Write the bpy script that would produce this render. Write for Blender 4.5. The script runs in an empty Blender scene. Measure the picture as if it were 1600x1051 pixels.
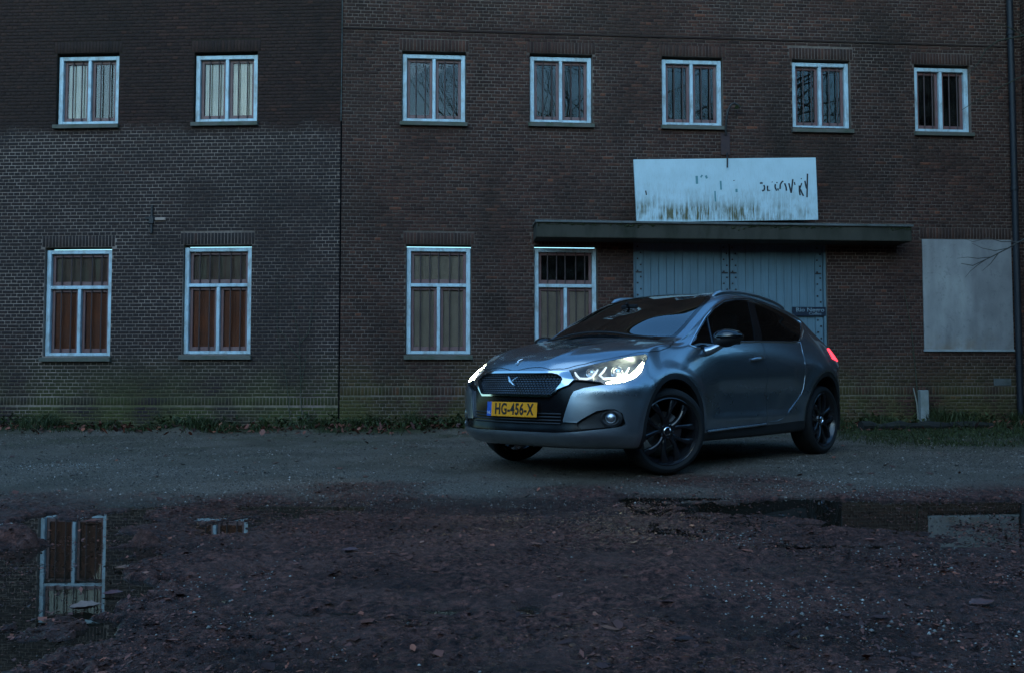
import bpy, bmesh, math, random
import numpy as np
from math import radians, sin, cos, pi, sqrt
from mathutils import Vector, Matrix, Quaternion
from mathutils.bvhtree import BVHTree

random.seed(7)
rng = np.random.default_rng(7)
scene = bpy.context.scene
COL = scene.collection

# ---------------------------------------------------------------- camera
cam_data = bpy.data.cameras.new('camera')
cam = bpy.data.objects.new('camera', cam_data)
COL.objects.link(cam)
cam_data.sensor_fit = 'HORIZONTAL'
cam_data.sensor_width = 36.0
cam_data.lens = 31.5
cam_data.clip_start = 0.05
cam_data.clip_end = 3000
cam.location = (0, 0, 0.718)
cam.rotation_euler = (pi / 2 + 0.048, 0, 0)
scene.camera = cam

# ---------------------------------------------------------------- dusk sky
world = bpy.data.worlds.new('World')
scene.world = world
world.use_nodes = True
wn, wl = world.node_tree.nodes, world.node_tree.links
wn.clear()
SUN_EL, SUN_AZ = 14.0, 195.0        # degrees; the last glow stands behind the camera, a little to its left
sky = wn.new('ShaderNodeTexSky')
sky.sky_type = 'NISHITA'
sky.sun_disc = False
sky.sun_elevation = radians(SUN_EL)
sky.sun_rotation = radians(SUN_AZ)
sky.altitude = 0
sky.air_density = 1.6
sky.dust_density = 0.6
sky.ozone_density = 5.0
tint = wn.new('ShaderNodeMix'); tint.data_type = 'RGBA'; tint.blend_type = 'MULTIPLY'
tint.inputs[0].default_value = 1.0
tint.inputs[7].default_value = (0.66, 0.92, 1.06, 1)
bg = wn.new('ShaderNodeBackground'); bg.inputs[1].default_value = 0.15
wo = wn.new('ShaderNodeOutputWorld')
wl.new(sky.outputs[0], tint.inputs[6]); wl.new(tint.outputs[2], bg.inputs[0]); wl.new(bg.outputs[0], wo.inputs[0])

sun_data = bpy.data.lights.new('sun', 'SUN')
sun_data.energy = 0.30
sun_data.angle = radians(60)
sun_data.color = (0.56, 0.80, 1.0)
sun = bpy.data.objects.new('sun', sun_data)
COL.objects.link(sun)
sun.rotation_euler = (radians(48), 0, radians(-18))

vs = scene.view_settings
vs.view_transform = 'Standard'; vs.look = 'None'; vs.exposure = 1.52; vs.gamma = 1.0
vs.use_curve_mapping = False
scene.cycles.max_bounces = 8
scene.cycles.transparent_max_bounces = 16
scene.cycles.caustics_reflective = False
scene.cycles.caustics_refractive = False
scene.cycles.sample_clamp_indirect = 3.0
scene.cycles.use_denoising = True

# ---------------------------------------------------------------- helpers
def tag(o, label=None, cat=None, group=None, kind=None):
    if label: o['label'] = label
    if cat: o['category'] = cat
    if group: o['group'] = group
    if kind: o['kind'] = kind
    return o

def empty(name, loc=(0, 0, 0), rz=0.0, parent=None):
    o = bpy.data.objects.new(name, None)
    o.empty_display_size = 0.2
    COL.objects.link(o)
    o.location = loc; o.rotation_euler = (0, 0, rz)
    if parent: o.parent = parent
    return o

def link_mesh(name, me, mat=None, parent=None, loc=None):
    o = bpy.data.objects.new(name, me)
    COL.objects.link(o)
    if mat is not None and not me.materials:
        me.materials.append(mat)
    if parent: o.parent = parent
    if loc is not None: o.location = loc
    return o

def mesh_np(name, V, F, smooth=False):
    """V (n,3) ; F list of tuples or (m,4)/(m,3) array"""
    me = bpy.data.meshes.new(name)
    V = np.asarray(V, np.float32)
    if isinstance(F, np.ndarray):
        k = F.shape[1]; m = F.shape[0]
        me.vertices.add(len(V)); me.vertices.foreach_set('co', V.ravel())
        me.loops.add(m * k); me.loops.foreach_set('vertex_index', F.astype(np.int32).ravel())
        me.polygons.add(m)
        me.polygons.foreach_set('loop_start', np.arange(0, m * k, k, dtype=np.int32))
        me.polygons.foreach_set('loop_total', np.full(m, k, np.int32))
        me.update(calc_edges=True); me.validate()
    else:
        me.from_pydata([tuple(map(float, v)) for v in V], [], F); me.update()
    if smooth:
        me.polygons.foreach_set('use_smooth', np.ones(len(me.polygons), bool))
    return me

class MB:
    """collects boxes, tubes and lathes, then becomes one mesh"""
    def __init__(s): s.v = []; s.f = []; s.sm = []
    def add(s, V, F, smooth=False):
        b = len(s.v); s.v += [tuple(v) for v in V]; s.f += [tuple(i + b for i in f) for f in F]; s.sm += [smooth] * len(F)
        return s
    def box(s, a, b, ch=0.0):
        (x0, y0, z0), (x1, y1, z1) = a, b
        if ch <= 0:
            V = [(x0,y0,z0),(x1,y0,z0),(x1,y1,z0),(x0,y1,z0),(x0,y0,z1),(x1,y0,z1),(x1,y1,z1),(x0,y1,z1)]
            F = [(0,3,2,1),(4,5,6,7),(0,1,5,4),(1,2,6,5),(2,3,7,6),(3,0,4,7)]
            return s.add(V, F)
        bm = bmesh.new(); bmesh.ops.create_cube(bm, size=1)
        for v in bm.verts:
            v.co = ((x0+x1)/2 + v.co.x*(x1-x0), (y0+y1)/2 + v.co.y*(y1-y0), (z0+z1)/2 + v.co.z*(z1-z0))
        bmesh.ops.bevel(bm, geom=bm.edges[:], offset=ch, segments=1, affect='EDGES')
        bm.verts.index_update()
        s.add([v.co[:] for v in bm.verts], [tuple(v.index for v in f.verts) for f in bm.faces]); bm.free()
        return s
    def tube(s, pts, rad, n=8, cap=True):
        pts = [Vector(p) for p in pts]
        if not hasattr(rad, '__len__'): rad = [rad] * len(pts)
        V = []; F = []
        t = (pts[1] - pts[0]).normalized()
        ref = Vector((0, 0, 1)) if abs(t.z) < 0.9 else Vector((1, 0, 0))
        a = t.cross(ref).normalized()
        for i, p in enumerate(pts):
            t = (pts[min(i + 1, len(pts) - 1)] - pts[max(i - 1, 0)]).normalized()
            a = (a - t * a.dot(t)).normalized(); b = t.cross(a)
            for k in range(n):
                an = 2 * pi * k / n
                V.append(p + (a * cos(an) + b * sin(an)) * rad[i])
        for i in range(len(pts) - 1):
            for k in range(n):
                F.append((i*n+k, i*n+(k+1) % n, (i+1)*n+(k+1) % n, (i+1)*n+k))
        if cap:
            F.append(tuple(range(n))[::-1]); F.append(tuple((len(pts)-1)*n + k for k in range(n)))
        return s.add(V, F, True)
    def lathe(s, prof, n=32, axis='y', close=False, c=(0, 0, 0)):
        """prof: list of (radius, axial)"""
        V = []; F = []
        for r, h in prof:
            for k in range(n):
                a = 2 * pi * k / n
                if axis == 'y': V.append((c[0] + r*cos(a), c[1] + h, c[2] + r*sin(a)))
                elif axis == 'z': V.append((c[0] + r*cos(a), c[1] + r*sin(a), c[2] + h))
                else: V.append((c[0] + h, c[1] + r*cos(a), c[2] + r*sin(a)))
        m = len(prof)
        for i in range(m if close else m - 1):
            j = (i + 1) % m
            for k in range(n):
                q = (i*n+k, i*n+(k+1) % n, j*n+(k+1) % n, j*n+k)
                F.append(q if axis != 'z' else q)
        return s.add(V, F, True)
    def prism(s, poly, h0, h1, fn):
        """poly 2D outline extruded between h0 and h1; fn(a,b,h)->xyz"""
        n = len(poly)
        V = [fn(a, b, h0) for a, b in poly] + [fn(a, b, h1) for a, b in poly]
        F = [tuple(range(n))[::-1], tuple(range(n, 2*n))] + [(i, (i+1) % n, n+(i+1) % n, n+i) for i in range(n)]
        return s.add(V, F)
    def mesh(s, name, fix=True):
        me = bpy.data.meshes.new(name)
        me.from_pydata(s.v, [], s.f)
        me.polygons.foreach_set('use_smooth', np.array(s.sm, bool))
        if fix:
            bm = bmesh.new(); bm.from_mesh(me); bmesh.ops.recalc_face_normals(bm, faces=bm.faces[:]); bm.to_mesh(me); bm.free()
        me.update()
        return me
    def build(s, name, mat, parent=None, loc=None, sharp=35):
        me = s.mesh(name)
        if sharp and any(s.sm):
            me.set_sharp_from_angle(angle=radians(sharp))
        return link_mesh(name, me, mat, parent, loc)

# numpy value noise (several octaves)
def _hash(ix, iy, seed):
    h = (ix.astype(np.int64) * 374761393 + iy.astype(np.int64) * 668265263 + seed * 1442695041) & 0xFFFFFFFF
    h = ((h ^ (h >> 13)) * 1274126177) & 0xFFFFFFFF
    return ((h ^ (h >> 16)) & 0xFFFF) / 65535.0
def noise2(x, y, seed=0):
    x = np.asarray(x, float); y = np.asarray(y, float)
    ix = np.floor(x); iy = np.floor(y); fx = x - ix; fy = y - iy
    ix = ix.astype(np.int64); iy = iy.astype(np.int64)
    ux = fx*fx*fx*(fx*(fx*6-15)+10); uy = fy*fy*fy*(fy*(fy*6-15)+10)
    a = _hash(ix, iy, seed); b = _hash(ix+1, iy, seed); c = _hash(ix, iy+1, seed); d = _hash(ix+1, iy+1, seed)
    return (a*(1-ux)+b*ux)*(1-uy) + (c*(1-ux)+d*ux)*uy - 0.5
def fbm(x, y, oct=4, seed=0, gain=0.5):
    s = 0; a = 1.0
    for o in range(oct):
        s = s + a * noise2(x * 2**o + 17.3*o, y * 2**o - 9.1*o, seed + o); a *= gain
    return s

# ---------------------------------------------------------------- materials
def new_mat(name):
    m = bpy.data.materials.new(name); m.use_nodes = True
    nt = m.node_tree
    return m, nt.nodes, nt.links, nt.nodes['Principled BSDF']
def simple(name, col, rough=0.5, metal=0.0, spec=0.5, coat=0.0, emis=None, estr=0.0):
    m, n, l, p = new_mat(name)
    p.inputs['Base Color'].default_value = (*col, 1)
    p.inputs['Roughness'].default_value = rough
    p.inputs['Metallic'].default_value = metal
    p.inputs['Specular IOR Level'].default_value = spec
    p.inputs['Coat Weight'].default_value = coat
    p.inputs['Coat Roughness'].default_value = 0.03
    if emis:
        p.inputs['Emission Color'].default_value = (*emis, 1); p.inputs['Emission Strength'].default_value = estr
    return m
def N(n, t, **kw):
    x = n.new(t)
    for k, v in kw.items(): setattr(x, k, v)
    return x
def noise(n, l, vec, scale, detail=4, rough=0.55, dist=0.0):
    x = n.new('ShaderNodeTexNoise'); x.inputs['Scale'].default_value = scale; x.inputs['Detail'].default_value = detail
    x.inputs['Roughness'].default_value = rough; x.inputs['Distortion'].default_value = dist
    if vec is not None: l.new(vec, x.inputs['Vector'])
    return x.outputs['Fac']
def ramp(n, l, fac, stops):
    r = n.new('ShaderNodeValToRGB'); e = r.color_ramp.elements
    while len(e) < len(stops): e.new(0.5)
    for el, (p, c) in zip(e, stops):
        el.position = p; el.color = (*c, 1) if hasattr(c, '__len__') else (c, c, c, 1)
    if fac is not None: l.new(fac, r.inputs['Fac'])
    return r.outputs['Color']
def mixc(n, l, fac, a, b, mode='MIX'):
    x = n.new('ShaderNodeMix'); x.data_type = 'RGBA'; x.blend_type = mode
    for s, i in ((fac, 0), (a, 6), (b, 7)):
        if hasattr(s, 'is_linked') or hasattr(s, 'links'): l.new(s, x.inputs[i])
        elif i == 0: x.inputs[i].default_value = s
        else: x.inputs[i].default_value = (*s, 1)
    return x.outputs[2]
def math_(n, l, op, a, b=0.0, clamp=False):
    x = n.new('ShaderNodeMath'); x.operation = op; x.use_clamp = clamp
    for s, i in ((a, 0), (b, 1)):
        if hasattr(s, 'links'): l.new(s, x.inputs[i])
        else: x.inputs[i].default_value = s
    return x.outputs[0]
def maprange(n, l, v, a, b, c=0.0, d=1.0):
    x = n.new('ShaderNodeMapRange')
    l.new(v, x.inputs[0])
    for i, q in enumerate((a, b, c, d)): x.inputs[i+1].default_value = q
    return x.outputs[0]
def bump(n, l, p, h, strength=0.3, dist=0.01):
    b = n.new('ShaderNodeBump'); b.inputs['Strength'].default_value = strength; b.inputs['Distance'].default_value = dist
    l.new(h, b.inputs['Height']); l.new(b.outputs[0], p.inputs['Normal'])
def pos(n):
    return n.new('ShaderNodeNewGeometry').outputs['Position']
def sepxyz(n, l, v):
    s = n.new('ShaderNodeSeparateXYZ'); l.new(v, s.inputs[0]); return s.outputs
def mapping(n, l, v, scale=(1, 1, 1), loc=(0, 0, 0)):
    m = n.new('ShaderNodeMapping'); l.new(v, m.inputs[0]); m.inputs['Scale'].default_value = scale; m.inputs['Location'].default_value = loc
    return m.outputs[0]

def brick_material():
    m, n, l, p = new_mat('brick')
    P = pos(n); X, Y, Z = sepxyz(n, l, P)
    ag = N(n, 'ShaderNodeAttribute', attribute_name='tint', attribute_type='GEOMETRY').outputs['Fac']
    ao = N(n, 'ShaderNodeAttribute', attribute_name='tint', attribute_type='OBJECT').outputs['Fac']
    t = math_(n, l, 'ADD', ag, ao)
    c = ramp(n, l, t, [(0.0, (0.036, 0.019, 0.0165)), (0.35, (0.060, 0.0295, 0.0235)), (0.7, (0.084, 0.039, 0.029)), (0.93, (0.125, 0.051, 0.034)), (1.0, (0.20, 0.066, 0.037))])
    big = noise(n, l, P, 0.9, 4)
    c = mixc(n, l, math_(n, l, 'MULTIPLY', ramp(n, l, big, [(0.42, 0.0), (0.62, 1.0)]), 0.55), c, (0.0504, 0.0322, 0.0252))
    stain = math_(n, l, 'MULTIPLY', ramp(n, l, noise(n, l, mapping(n, l, P, (1.0, 1.0, .35)), 1.4, 5, .6), [(0.50, 0.0), (0.68, 1.0)]), .6)
    c = mixc(n, l, stain, c, (0.020, 0.016, 0.013))
    sooty = math_(n, l, 'MULTIPLY', math_(n, l, 'LESS_THAN', X, -2.42), maprange(n, l, math_(n, l, 'ADD', Z, math_(n, l, 'MULTIPLY', noise(n, l, P, 2.2, 4, .7), .5)), 4.66, 4.46))
    c = mixc(n, l, math_(n, l, 'MULTIPLY', sooty, 0.75), c, (0.034, 0.027, 0.026))
    upl = math_(n, l, 'MULTIPLY', math_(n, l, 'LESS_THAN', X, -2.42), maprange(n, l, math_(n, l, 'ADD', Z, math_(n, l, 'MULTIPLY', noise(n, l, P, 2.2, 4, .7), .5)), 4.46, 4.66))
    c = mixc(n, l, math_(n, l, 'MULTIPLY', upl, 0.55), c, (0.026, 0.0165, 0.0145))
    fine = noise(n, l, P, 60, 3)
    c = mixc(n, l, 0.6, c, ramp(n, l, fine, [(0.25, 0.55), (0.75, 1.35)]), 'MULTIPLY')
    # algae from the damp foot of the wall
    al = math_(n, l, 'MULTIPLY', maprange(n, l, Z, 1.15, 0.25), ramp(n, l, noise(n, l, P, 1.6, 5, .65), [(0.36, 0.0), (0.56, 1.0)]))
    c = mixc(n, l, math_(n, l, 'MULTIPLY', al, 0.60, True), c, (0.074, 0.080, 0.018))
    l.new(c, p.inputs['Base Color'])
    p.inputs['Roughness'].default_value = 0.85; p.inputs['Specular IOR Level'].default_value = 0.15
    bump(n, l, p, noise(n, l, P, 140, 4), 0.35, 0.004)
    return m

def mortar_material():
    m, n, l, p = new_mat('mortar')
    P = pos(n); X, Y, Z = sepxyz(n, l, P)
    left = math_(n, l, 'LESS_THAN', X, -2.42)
    low = maprange(n, l, math_(n, l, 'ADD', Z, math_(n, l, 'MULTIPLY', noise(n, l, P, 2.2, 4, .7), .5)), 4.64, 4.44)
    nz = noise(n, l, P, 0.8, 4)
    patch = ramp(n, l, nz, [(0.35, 0.0), (0.62, 1.0)])
    # left house: pale repointed joints below the upper sills
    lc = math_(n, l, 'MULTIPLY', low, math_(n, l, 'ADD', math_(n, l, 'MULTIPLY', patch, 0.66), 0.22, True))
    lc = math_(n, l, 'MULTIPLY', lc, left)
    rc = math_(n, l, 'MULTIPLY', math_(n, l, 'SUBTRACT', 1.0, left), math_(n, l, 'ADD', math_(n, l, 'MULTIPLY', patch, 0.36), 0.10))
    k = math_(n, l, 'ADD', lc, rc, True)
    c = mixc(n, l, k, (0.0375, 0.0263, 0.0200), (0.3750, 0.2750, 0.2250))
    c = mixc(n, l, 0.7, c, ramp(n, l, noise(n, l, P, 25, 4), [(0.3, 0.6), (0.7, 1.25)]), 'MULTIPLY')
    al = math_(n, l, 'MULTIPLY', maprange(n, l, Z, 1.0, 0.15), ramp(n, l, noise(n, l, P, 1.3, 4), [(0.34, 0.0), (0.58, 1.0)]))
    c = mixc(n, l, math_(n, l, 'MULTIPLY', al, 0.68, True), c, (0.090, 0.098, 0.024))
    l.new(c, p.inputs['Base Color']); p.inputs['Roughness'].default_value = 0.95; p.inputs['Specular IOR Level'].default_value = 0.1
    bump(n, l, p, noise(n, l, P, 120, 3), 0.4, 0.004)
    return m

def painted(name, col, dirt=(0.10, 0.09, 0.075), amount=0.35, rough=0.45, grain=(1, 1, 1), scale=9):
    m, n, l, p = new_mat(name)
    P = mapping(n, l, pos(n), grain)
    f = ramp(n, l, noise(n, l, P, scale, 6, 0.65), [(0.45, 0.0), (0.72, 1.0)])
    c = mixc(n, l, math_(n, l, 'MULTIPLY', f, amount), col, dirt)
    c = mixc(n, l, 0.5, c, ramp(n, l, noise(n, l, pos(n), 2.3, 3), [(0.3, 0.72), (0.7, 1.12)]), 'MULTIPLY')
    l.new(c, p.inputs['Base Color']); p.inputs['Roughness'].default_value = rough
    bump(n, l, p, noise(n, l, P, scale * 7, 3), 0.15, 0.003)
    return m

def glass_thin(name, tint=(0.8, 0.86, 0.86), ior=1.5, rough=0.0, dirt=0.0):
    m = bpy.data.materials.new(name); m.use_nodes = True
    n, l = m.node_tree.nodes, m.node_tree.links; n.clear()
    o = n.new('ShaderNodeOutputMaterial'); mx = n.new('ShaderNodeMixShader')
    tr = n.new('ShaderNodeBsdfTransparent'); tr.inputs[0].default_value = (*tint, 1)
    gl = n.new('ShaderNodeBsdfAnisotropic'); gl.inputs['Roughness'].default_value = rough; gl.inputs[0].default_value = (1, 1, 1, 1)
    fr = n.new('ShaderNodeFresnel'); fr.inputs[0].default_value = ior
    l.new(fr.outputs[0], mx.inputs[0]); l.new(tr.outputs[0], mx.inputs[1]); l.new(gl.outputs[0], mx.inputs[2])
    sh = mx.outputs[0]
    if dirt:
        df = n.new('ShaderNodeBsdfDiffuse'); df.inputs[0].default_value = (0.20, 0.19, 0.17, 1)
        m2 = n.new('ShaderNodeMixShader')
        f = ramp(n, l, noise(n, l, pos(n), 5, 5), [(0.4, 0.0), (0.75, dirt)])
        l.new(f, m2.inputs[0]); l.new(sh, m2.inputs[1]); l.new(df.outputs[0], m2.inputs[2]); sh = m2.outputs[0]
    l.new(sh, o.inputs[0])
    return m
# ================================================================ the two brick houses
F_PX, CX_PX, YH = 1400.0, 800.0, 592.7
JOINT = Vector((-2.4205, 12.551, 0.0))
M_L, M_R = -0.05, 0.0735

def facade(side):
    m = M_L if side == 'L' else M_R
    u = Vector((1, m, 0)).normalized(); nrm = Vector((m, -1, 0)).normalized()
    return u, nrm
def wall_uv(side, px, py, out=0.0):
    """point of the photograph, measured once, as (along the wall, height) on the plane 'out' metres in front of the wall"""
    u, nrm = facade(side)
    a = (px - 800) / 1400.0; b = (525.5 - py) / 1400.0
    cp, sp = cos(0.048), sin(0.048)
    d = Vector((a, cp - b * sp, sp + b * cp)); o = Vector((0, 0, 0.718))
    base = JOINT + nrm * out
    t = (base - o).dot(nrm) / d.dot(nrm)
    q = o + d * t
    return (q - base).dot(u), q.z

MAT_BRICK = brick_material(); MAT_MORTAR = mortar_material()
MAT_WHITE = painted('white_window_paint', (0.50, 0.64, 0.69), (0.20, 0.16, 0.12), 0.7, 0.45, (1, 1, 0.5), 10)
MAT_SASH = painted('red_brown_sash_paint', (0.17, 0.075, 0.070), (0.22, 0.17, 0.15), 0.45, 0.5, (1, 1, 0.4), 16)
MAT_BAR = simple('rusty_iron_bar', (0.060, 0.034, 0.032), 0.6)
MAT_SILL = painted('mossy_sill_stone', (0.115, 0.105, 0.085), (0.045, 0.065, 0.025), 0.8, 0.8, (1, 1, 1), 6)
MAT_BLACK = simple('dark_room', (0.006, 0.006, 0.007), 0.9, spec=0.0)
MAT_GLASS = glass_thin('old_window_glass', (0.90, 0.92, 0.90), 1.40, 0.0, 0.06)
MAT_CURTAIN = painted('cream_curtain_cloth', (0.62, 0.53, 0.46), (0.40, 0.33, 0.28), 0.45, 0.85, (14, 14, 0.6), 2)
MAT_BEIGE = painted('beige_board', (0.44, 0.31, 0.25), (0.24, 0.16, 0.125), 0.45, 0.8, (3, 3, 0.7), 3)
MAT_BROWNBOARD = painted('orange_brown_board', (0.27, 0.060, 0.022), (0.10, 0.03, 0.018), 0.5, 0.7, (6, 6, 0.6), 3)
MAT_DULLBOARD = painted('dull_brown_board', (0.17, 0.08, 0.06), (0.30, 0.30, 0.22), 0.55, 0.7, (5, 5, 0.4), 2.5)
MAT_DOOR = painted('blue_grey_door_paint', (0.115, 0.195, 0.235), (0.09, 0.11, 0.11), 0.45, 0.6, (9, 9, 0.35), 5)
MAT_IRON = simple('dark_iron', (0.035, 0.032, 0.032), 0.55, 0.4)
MAT_CONC = painted('mossy_concrete', (0.046, 0.040, 0.028), (0.012, 0.014, 0.004), 1.0, 0.9, (1.6, 1.6, .5), 2.6)
MAT_ZINC = painted('weathered_zinc', (0.34, 0.36, 0.36), (0.10, 0.12, 0.08), 0.5, 0.55, (1, 1, 1), 6)
MAT_MOSS = painted('green_moss', (0.034, 0.044, 0.011), (0.02, 0.026, 0.007), 0.6, 0.9, (1, 1, 1), 30)
MAT_LEAD = painted('dull_lead', (0.11, 0.115, 0.11), (0.030, 0.036, 0.014), 0.9, 0.6, (1, 1, 1), 5)
MAT_PIPE = simple('dark_blue_grey_pipe', (0.011, 0.012, 0.016), 0.6)

def chamfer_boxes(R, d0, ch, depth=0.03):
    """R (n,4) u0,u1,z0,z1 ; d0 (n,) how far the face stands out. Local frame: x along wall, y towards the wall, z up."""
    n = len(R); u0, u1, z0, z1 = R.T
    V = np.empty((n, 12, 3), np.float32)
    c = ch
    yf = -d0; yc = -d0 + c; yb = np.full(n, depth)
    for k, (a, b) in enumerate(((u0 + c, z0 + c), (u1 - c, z0 + c), (u1 - c, z1 - c), (u0 + c, z1 - c))):
        V[:, k, 0] = a; V[:, k, 1] = yf; V[:, k, 2] = b
    for k, (a, b) in enumerate(((u0, z0), (u1, z0), (u1, z1), (u0, z1))):
        V[:, 4 + k, 0] = a; V[:, 4 + k, 1] = yc; V[:, 4 + k, 2] = b
        V[:, 8 + k, 0] = a; V[:, 8 + k, 1] = yb; V[:, 8 + k, 2] = b
    f = [(0, 1, 2, 3)]
    for k in range(4):
        j = (k + 1) % 4
        f.append((4 + k, 4 + j, j, k)); f.append((8 + k, 8 + j, 4 + j, 4 + k))
    f = np.array(f)
    F = (f[None] + (np.arange(n) * 12)[:, None, None]).reshape(-1, 4)
    return V.reshape(-1, 3), F

COURSE, JT = 0.0487, 0.0085
def lay_bricks(u0, u1, z0, z1, holes, soldiers, belts, seed):
    """cross bond: courses of stretchers and headers in turn, cut at the openings"""
    r = np.random.default_rng(seed); out = []
    k0 = int(math.floor(z0 / COURSE)); k1 = int(math.ceil(z1 / COURSE))
    for k in range(k0, k1):
        za, zb = k * COURSE, k * COURSE + COURSE - JT
        if za < z0 - 1e-6 or zb > z1 + 1e-6: continue
        hdr = k % 2 == 1
        L = 0.085 if hdr else 0.170
        off = (0.0425 if hdr else (0.0 if (k // 2) % 2 == 0 else 0.085)) + r.uniform(-.006, .006)
        nb = int((u1 - u0) / L) + 3
        us = u0 - L + off + np.arange(nb) * L
        for a in us:
            segs = [(max(a, u0), min(a + L - JT, u1))]
            j = r.uniform(-.0018, .0018)
            for (ha, hb, hz0, hz1) in holes + soldiers + belts:
                if zb <= hz0 + 0.012 or za >= hz1 - 0.012: continue
                ns = []
                for s0, s1 in segs:
                    if s1 <= ha or s0 >= hb: ns.append((s0, s1)); continue
                    if s0 < ha: ns.append((s0, ha - 0.004))
                    if s1 > hb: ns.append((hb + 0.004, s1))
                segs = ns
            for s0, s1 in segs:
                if s1 - s0 > 0.018: out.append((s0, s1, za + j, zb + j))
    for (ha, hb, hz0, hz1) in soldiers + belts:
        n = max(1, round((hb - ha) / COURSE)); w = (hb - ha) / n
        for i in range(n):
            s0, s1 = ha + i * w + JT / 2, ha + (i + 1) * w - JT / 2
            mid = (s0 + s1) / 2
            if any(h[0] < mid < h[1] and hz0 < h[3] - .02 and hz1 > h[2] + .02 for h in holes): continue
            out.append((s0, s1, hz0 + JT / 2, hz1 - JT / 2))
    return np.array(out)

def attr_faces(me, name, vals):
    a = me.attributes.new(name, 'FLOAT', 'FACE'); a.data.foreach_set('value', np.asarray(vals, np.float32))

def build_wall(house, side, u0, u1, ztop, holes, soldiers, belts, pick, seed):
    wall_me = MB()
    # mortar bed: strips round the openings, so that the openings are real holes
    xs = sorted({u0, u1} | {h[0] for h in holes} | {h[1] for h in holes})
    zs = sorted({-0.3, ztop} | {h[2] for h in holes} | {h[3] for h in holes})
    for i in range(len(xs) - 1):
        a, b = xs[i], xs[i + 1]; run = None
        for j in range(len(zs) - 1):
            c, d = zs[j], zs[j + 1]
            inside = any(h[0] <= (a + b) / 2 <= h[1] and h[2] <= (c + d) / 2 <= h[3] for h in holes)
            if inside:
                if run: wall_me.box((a, 0.0, run[0]), (b, 0.24, run[1])); run = None
            else: run = (run[0] if run else c, d)
        if run: wall_me.box((a, 0.0, run[0]), (b, 0.24, run[1]))
    wall = wall_me.build('wall', MAT_MORTAR, house)
    R = lay_bricks(u0, u1, 0.0, ztop - 0.25, holes, soldiers, belts, seed)
    r = np.random.default_rng(seed + 1); n = len(R)
    d0 = 0.0042 + r.uniform(-.0018, .0018, n)
    t = np.clip(r.beta(3.0, 3.4, n), 0, 1)
    t = np.where(r.random(n) < 0.012, r.uniform(.9, 1, n), t)
    full = np.where((R[:, 1] - R[:, 0] > 0.158) & (R[:, 1] - R[:, 0] < 0.166) & (R[:, 3] - R[:, 2] < 0.05))[0]
    cu, cz = (R[full, 0] + R[full, 1]) / 2, (R[full, 2] + R[full, 3]) / 2
    order = full[np.argsort((cu - pick[0])**2 * pick[2] + (cz - pick[1])**2)][:300]
    mask = np.zeros(n, bool); mask[order] = True
    V, F = chamfer_boxes(R[~mask], d0[~mask], 0.003)
    me = mesh_np('brickwork', V, F); attr_faces(me, 'tint', np.repeat(t[~mask], 9))
    o = link_mesh('brickwork', me, MAT_BRICK, wall); tag(o, kind='stuff')
    V, F = chamfer_boxes(np.array([[-.0807, .0807, -.0201, .0201]]), np.array([0.0042]), 0.003)
    one = mesh_np('brick', V, F); one.materials.append(MAT_BRICK)
    for i in order:
        b = bpy.data.objects.new('brick', one); COL.objects.link(b); b.parent = wall
        b.location = ((R[i, 0] + R[i, 1]) / 2, -(d0[i] - 0.0042), (R[i, 2] + R[i, 3]) / 2)
        b.rotation_euler = (r.uniform(-.01, .01), r.uniform(-.004, .004), r.uniform(-.008, .008))
        b['tint'] = float(t[i])
    return wall

def rect_px(side, x0, y0, x1, y1, out=0.0):
    a = wall_uv(side, x0, (y0 + y1) / 2, out)[0]; b = wall_uv(side, x1, (y0 + y1) / 2, out)[0]
    z1 = wall_uv(side, (x0 + x1) / 2, y0, out)[1]; z0 = wall_uv(side, (x0 + x1) / 2, y1, out)[1]
    return [a, b, z0, z1]

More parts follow.
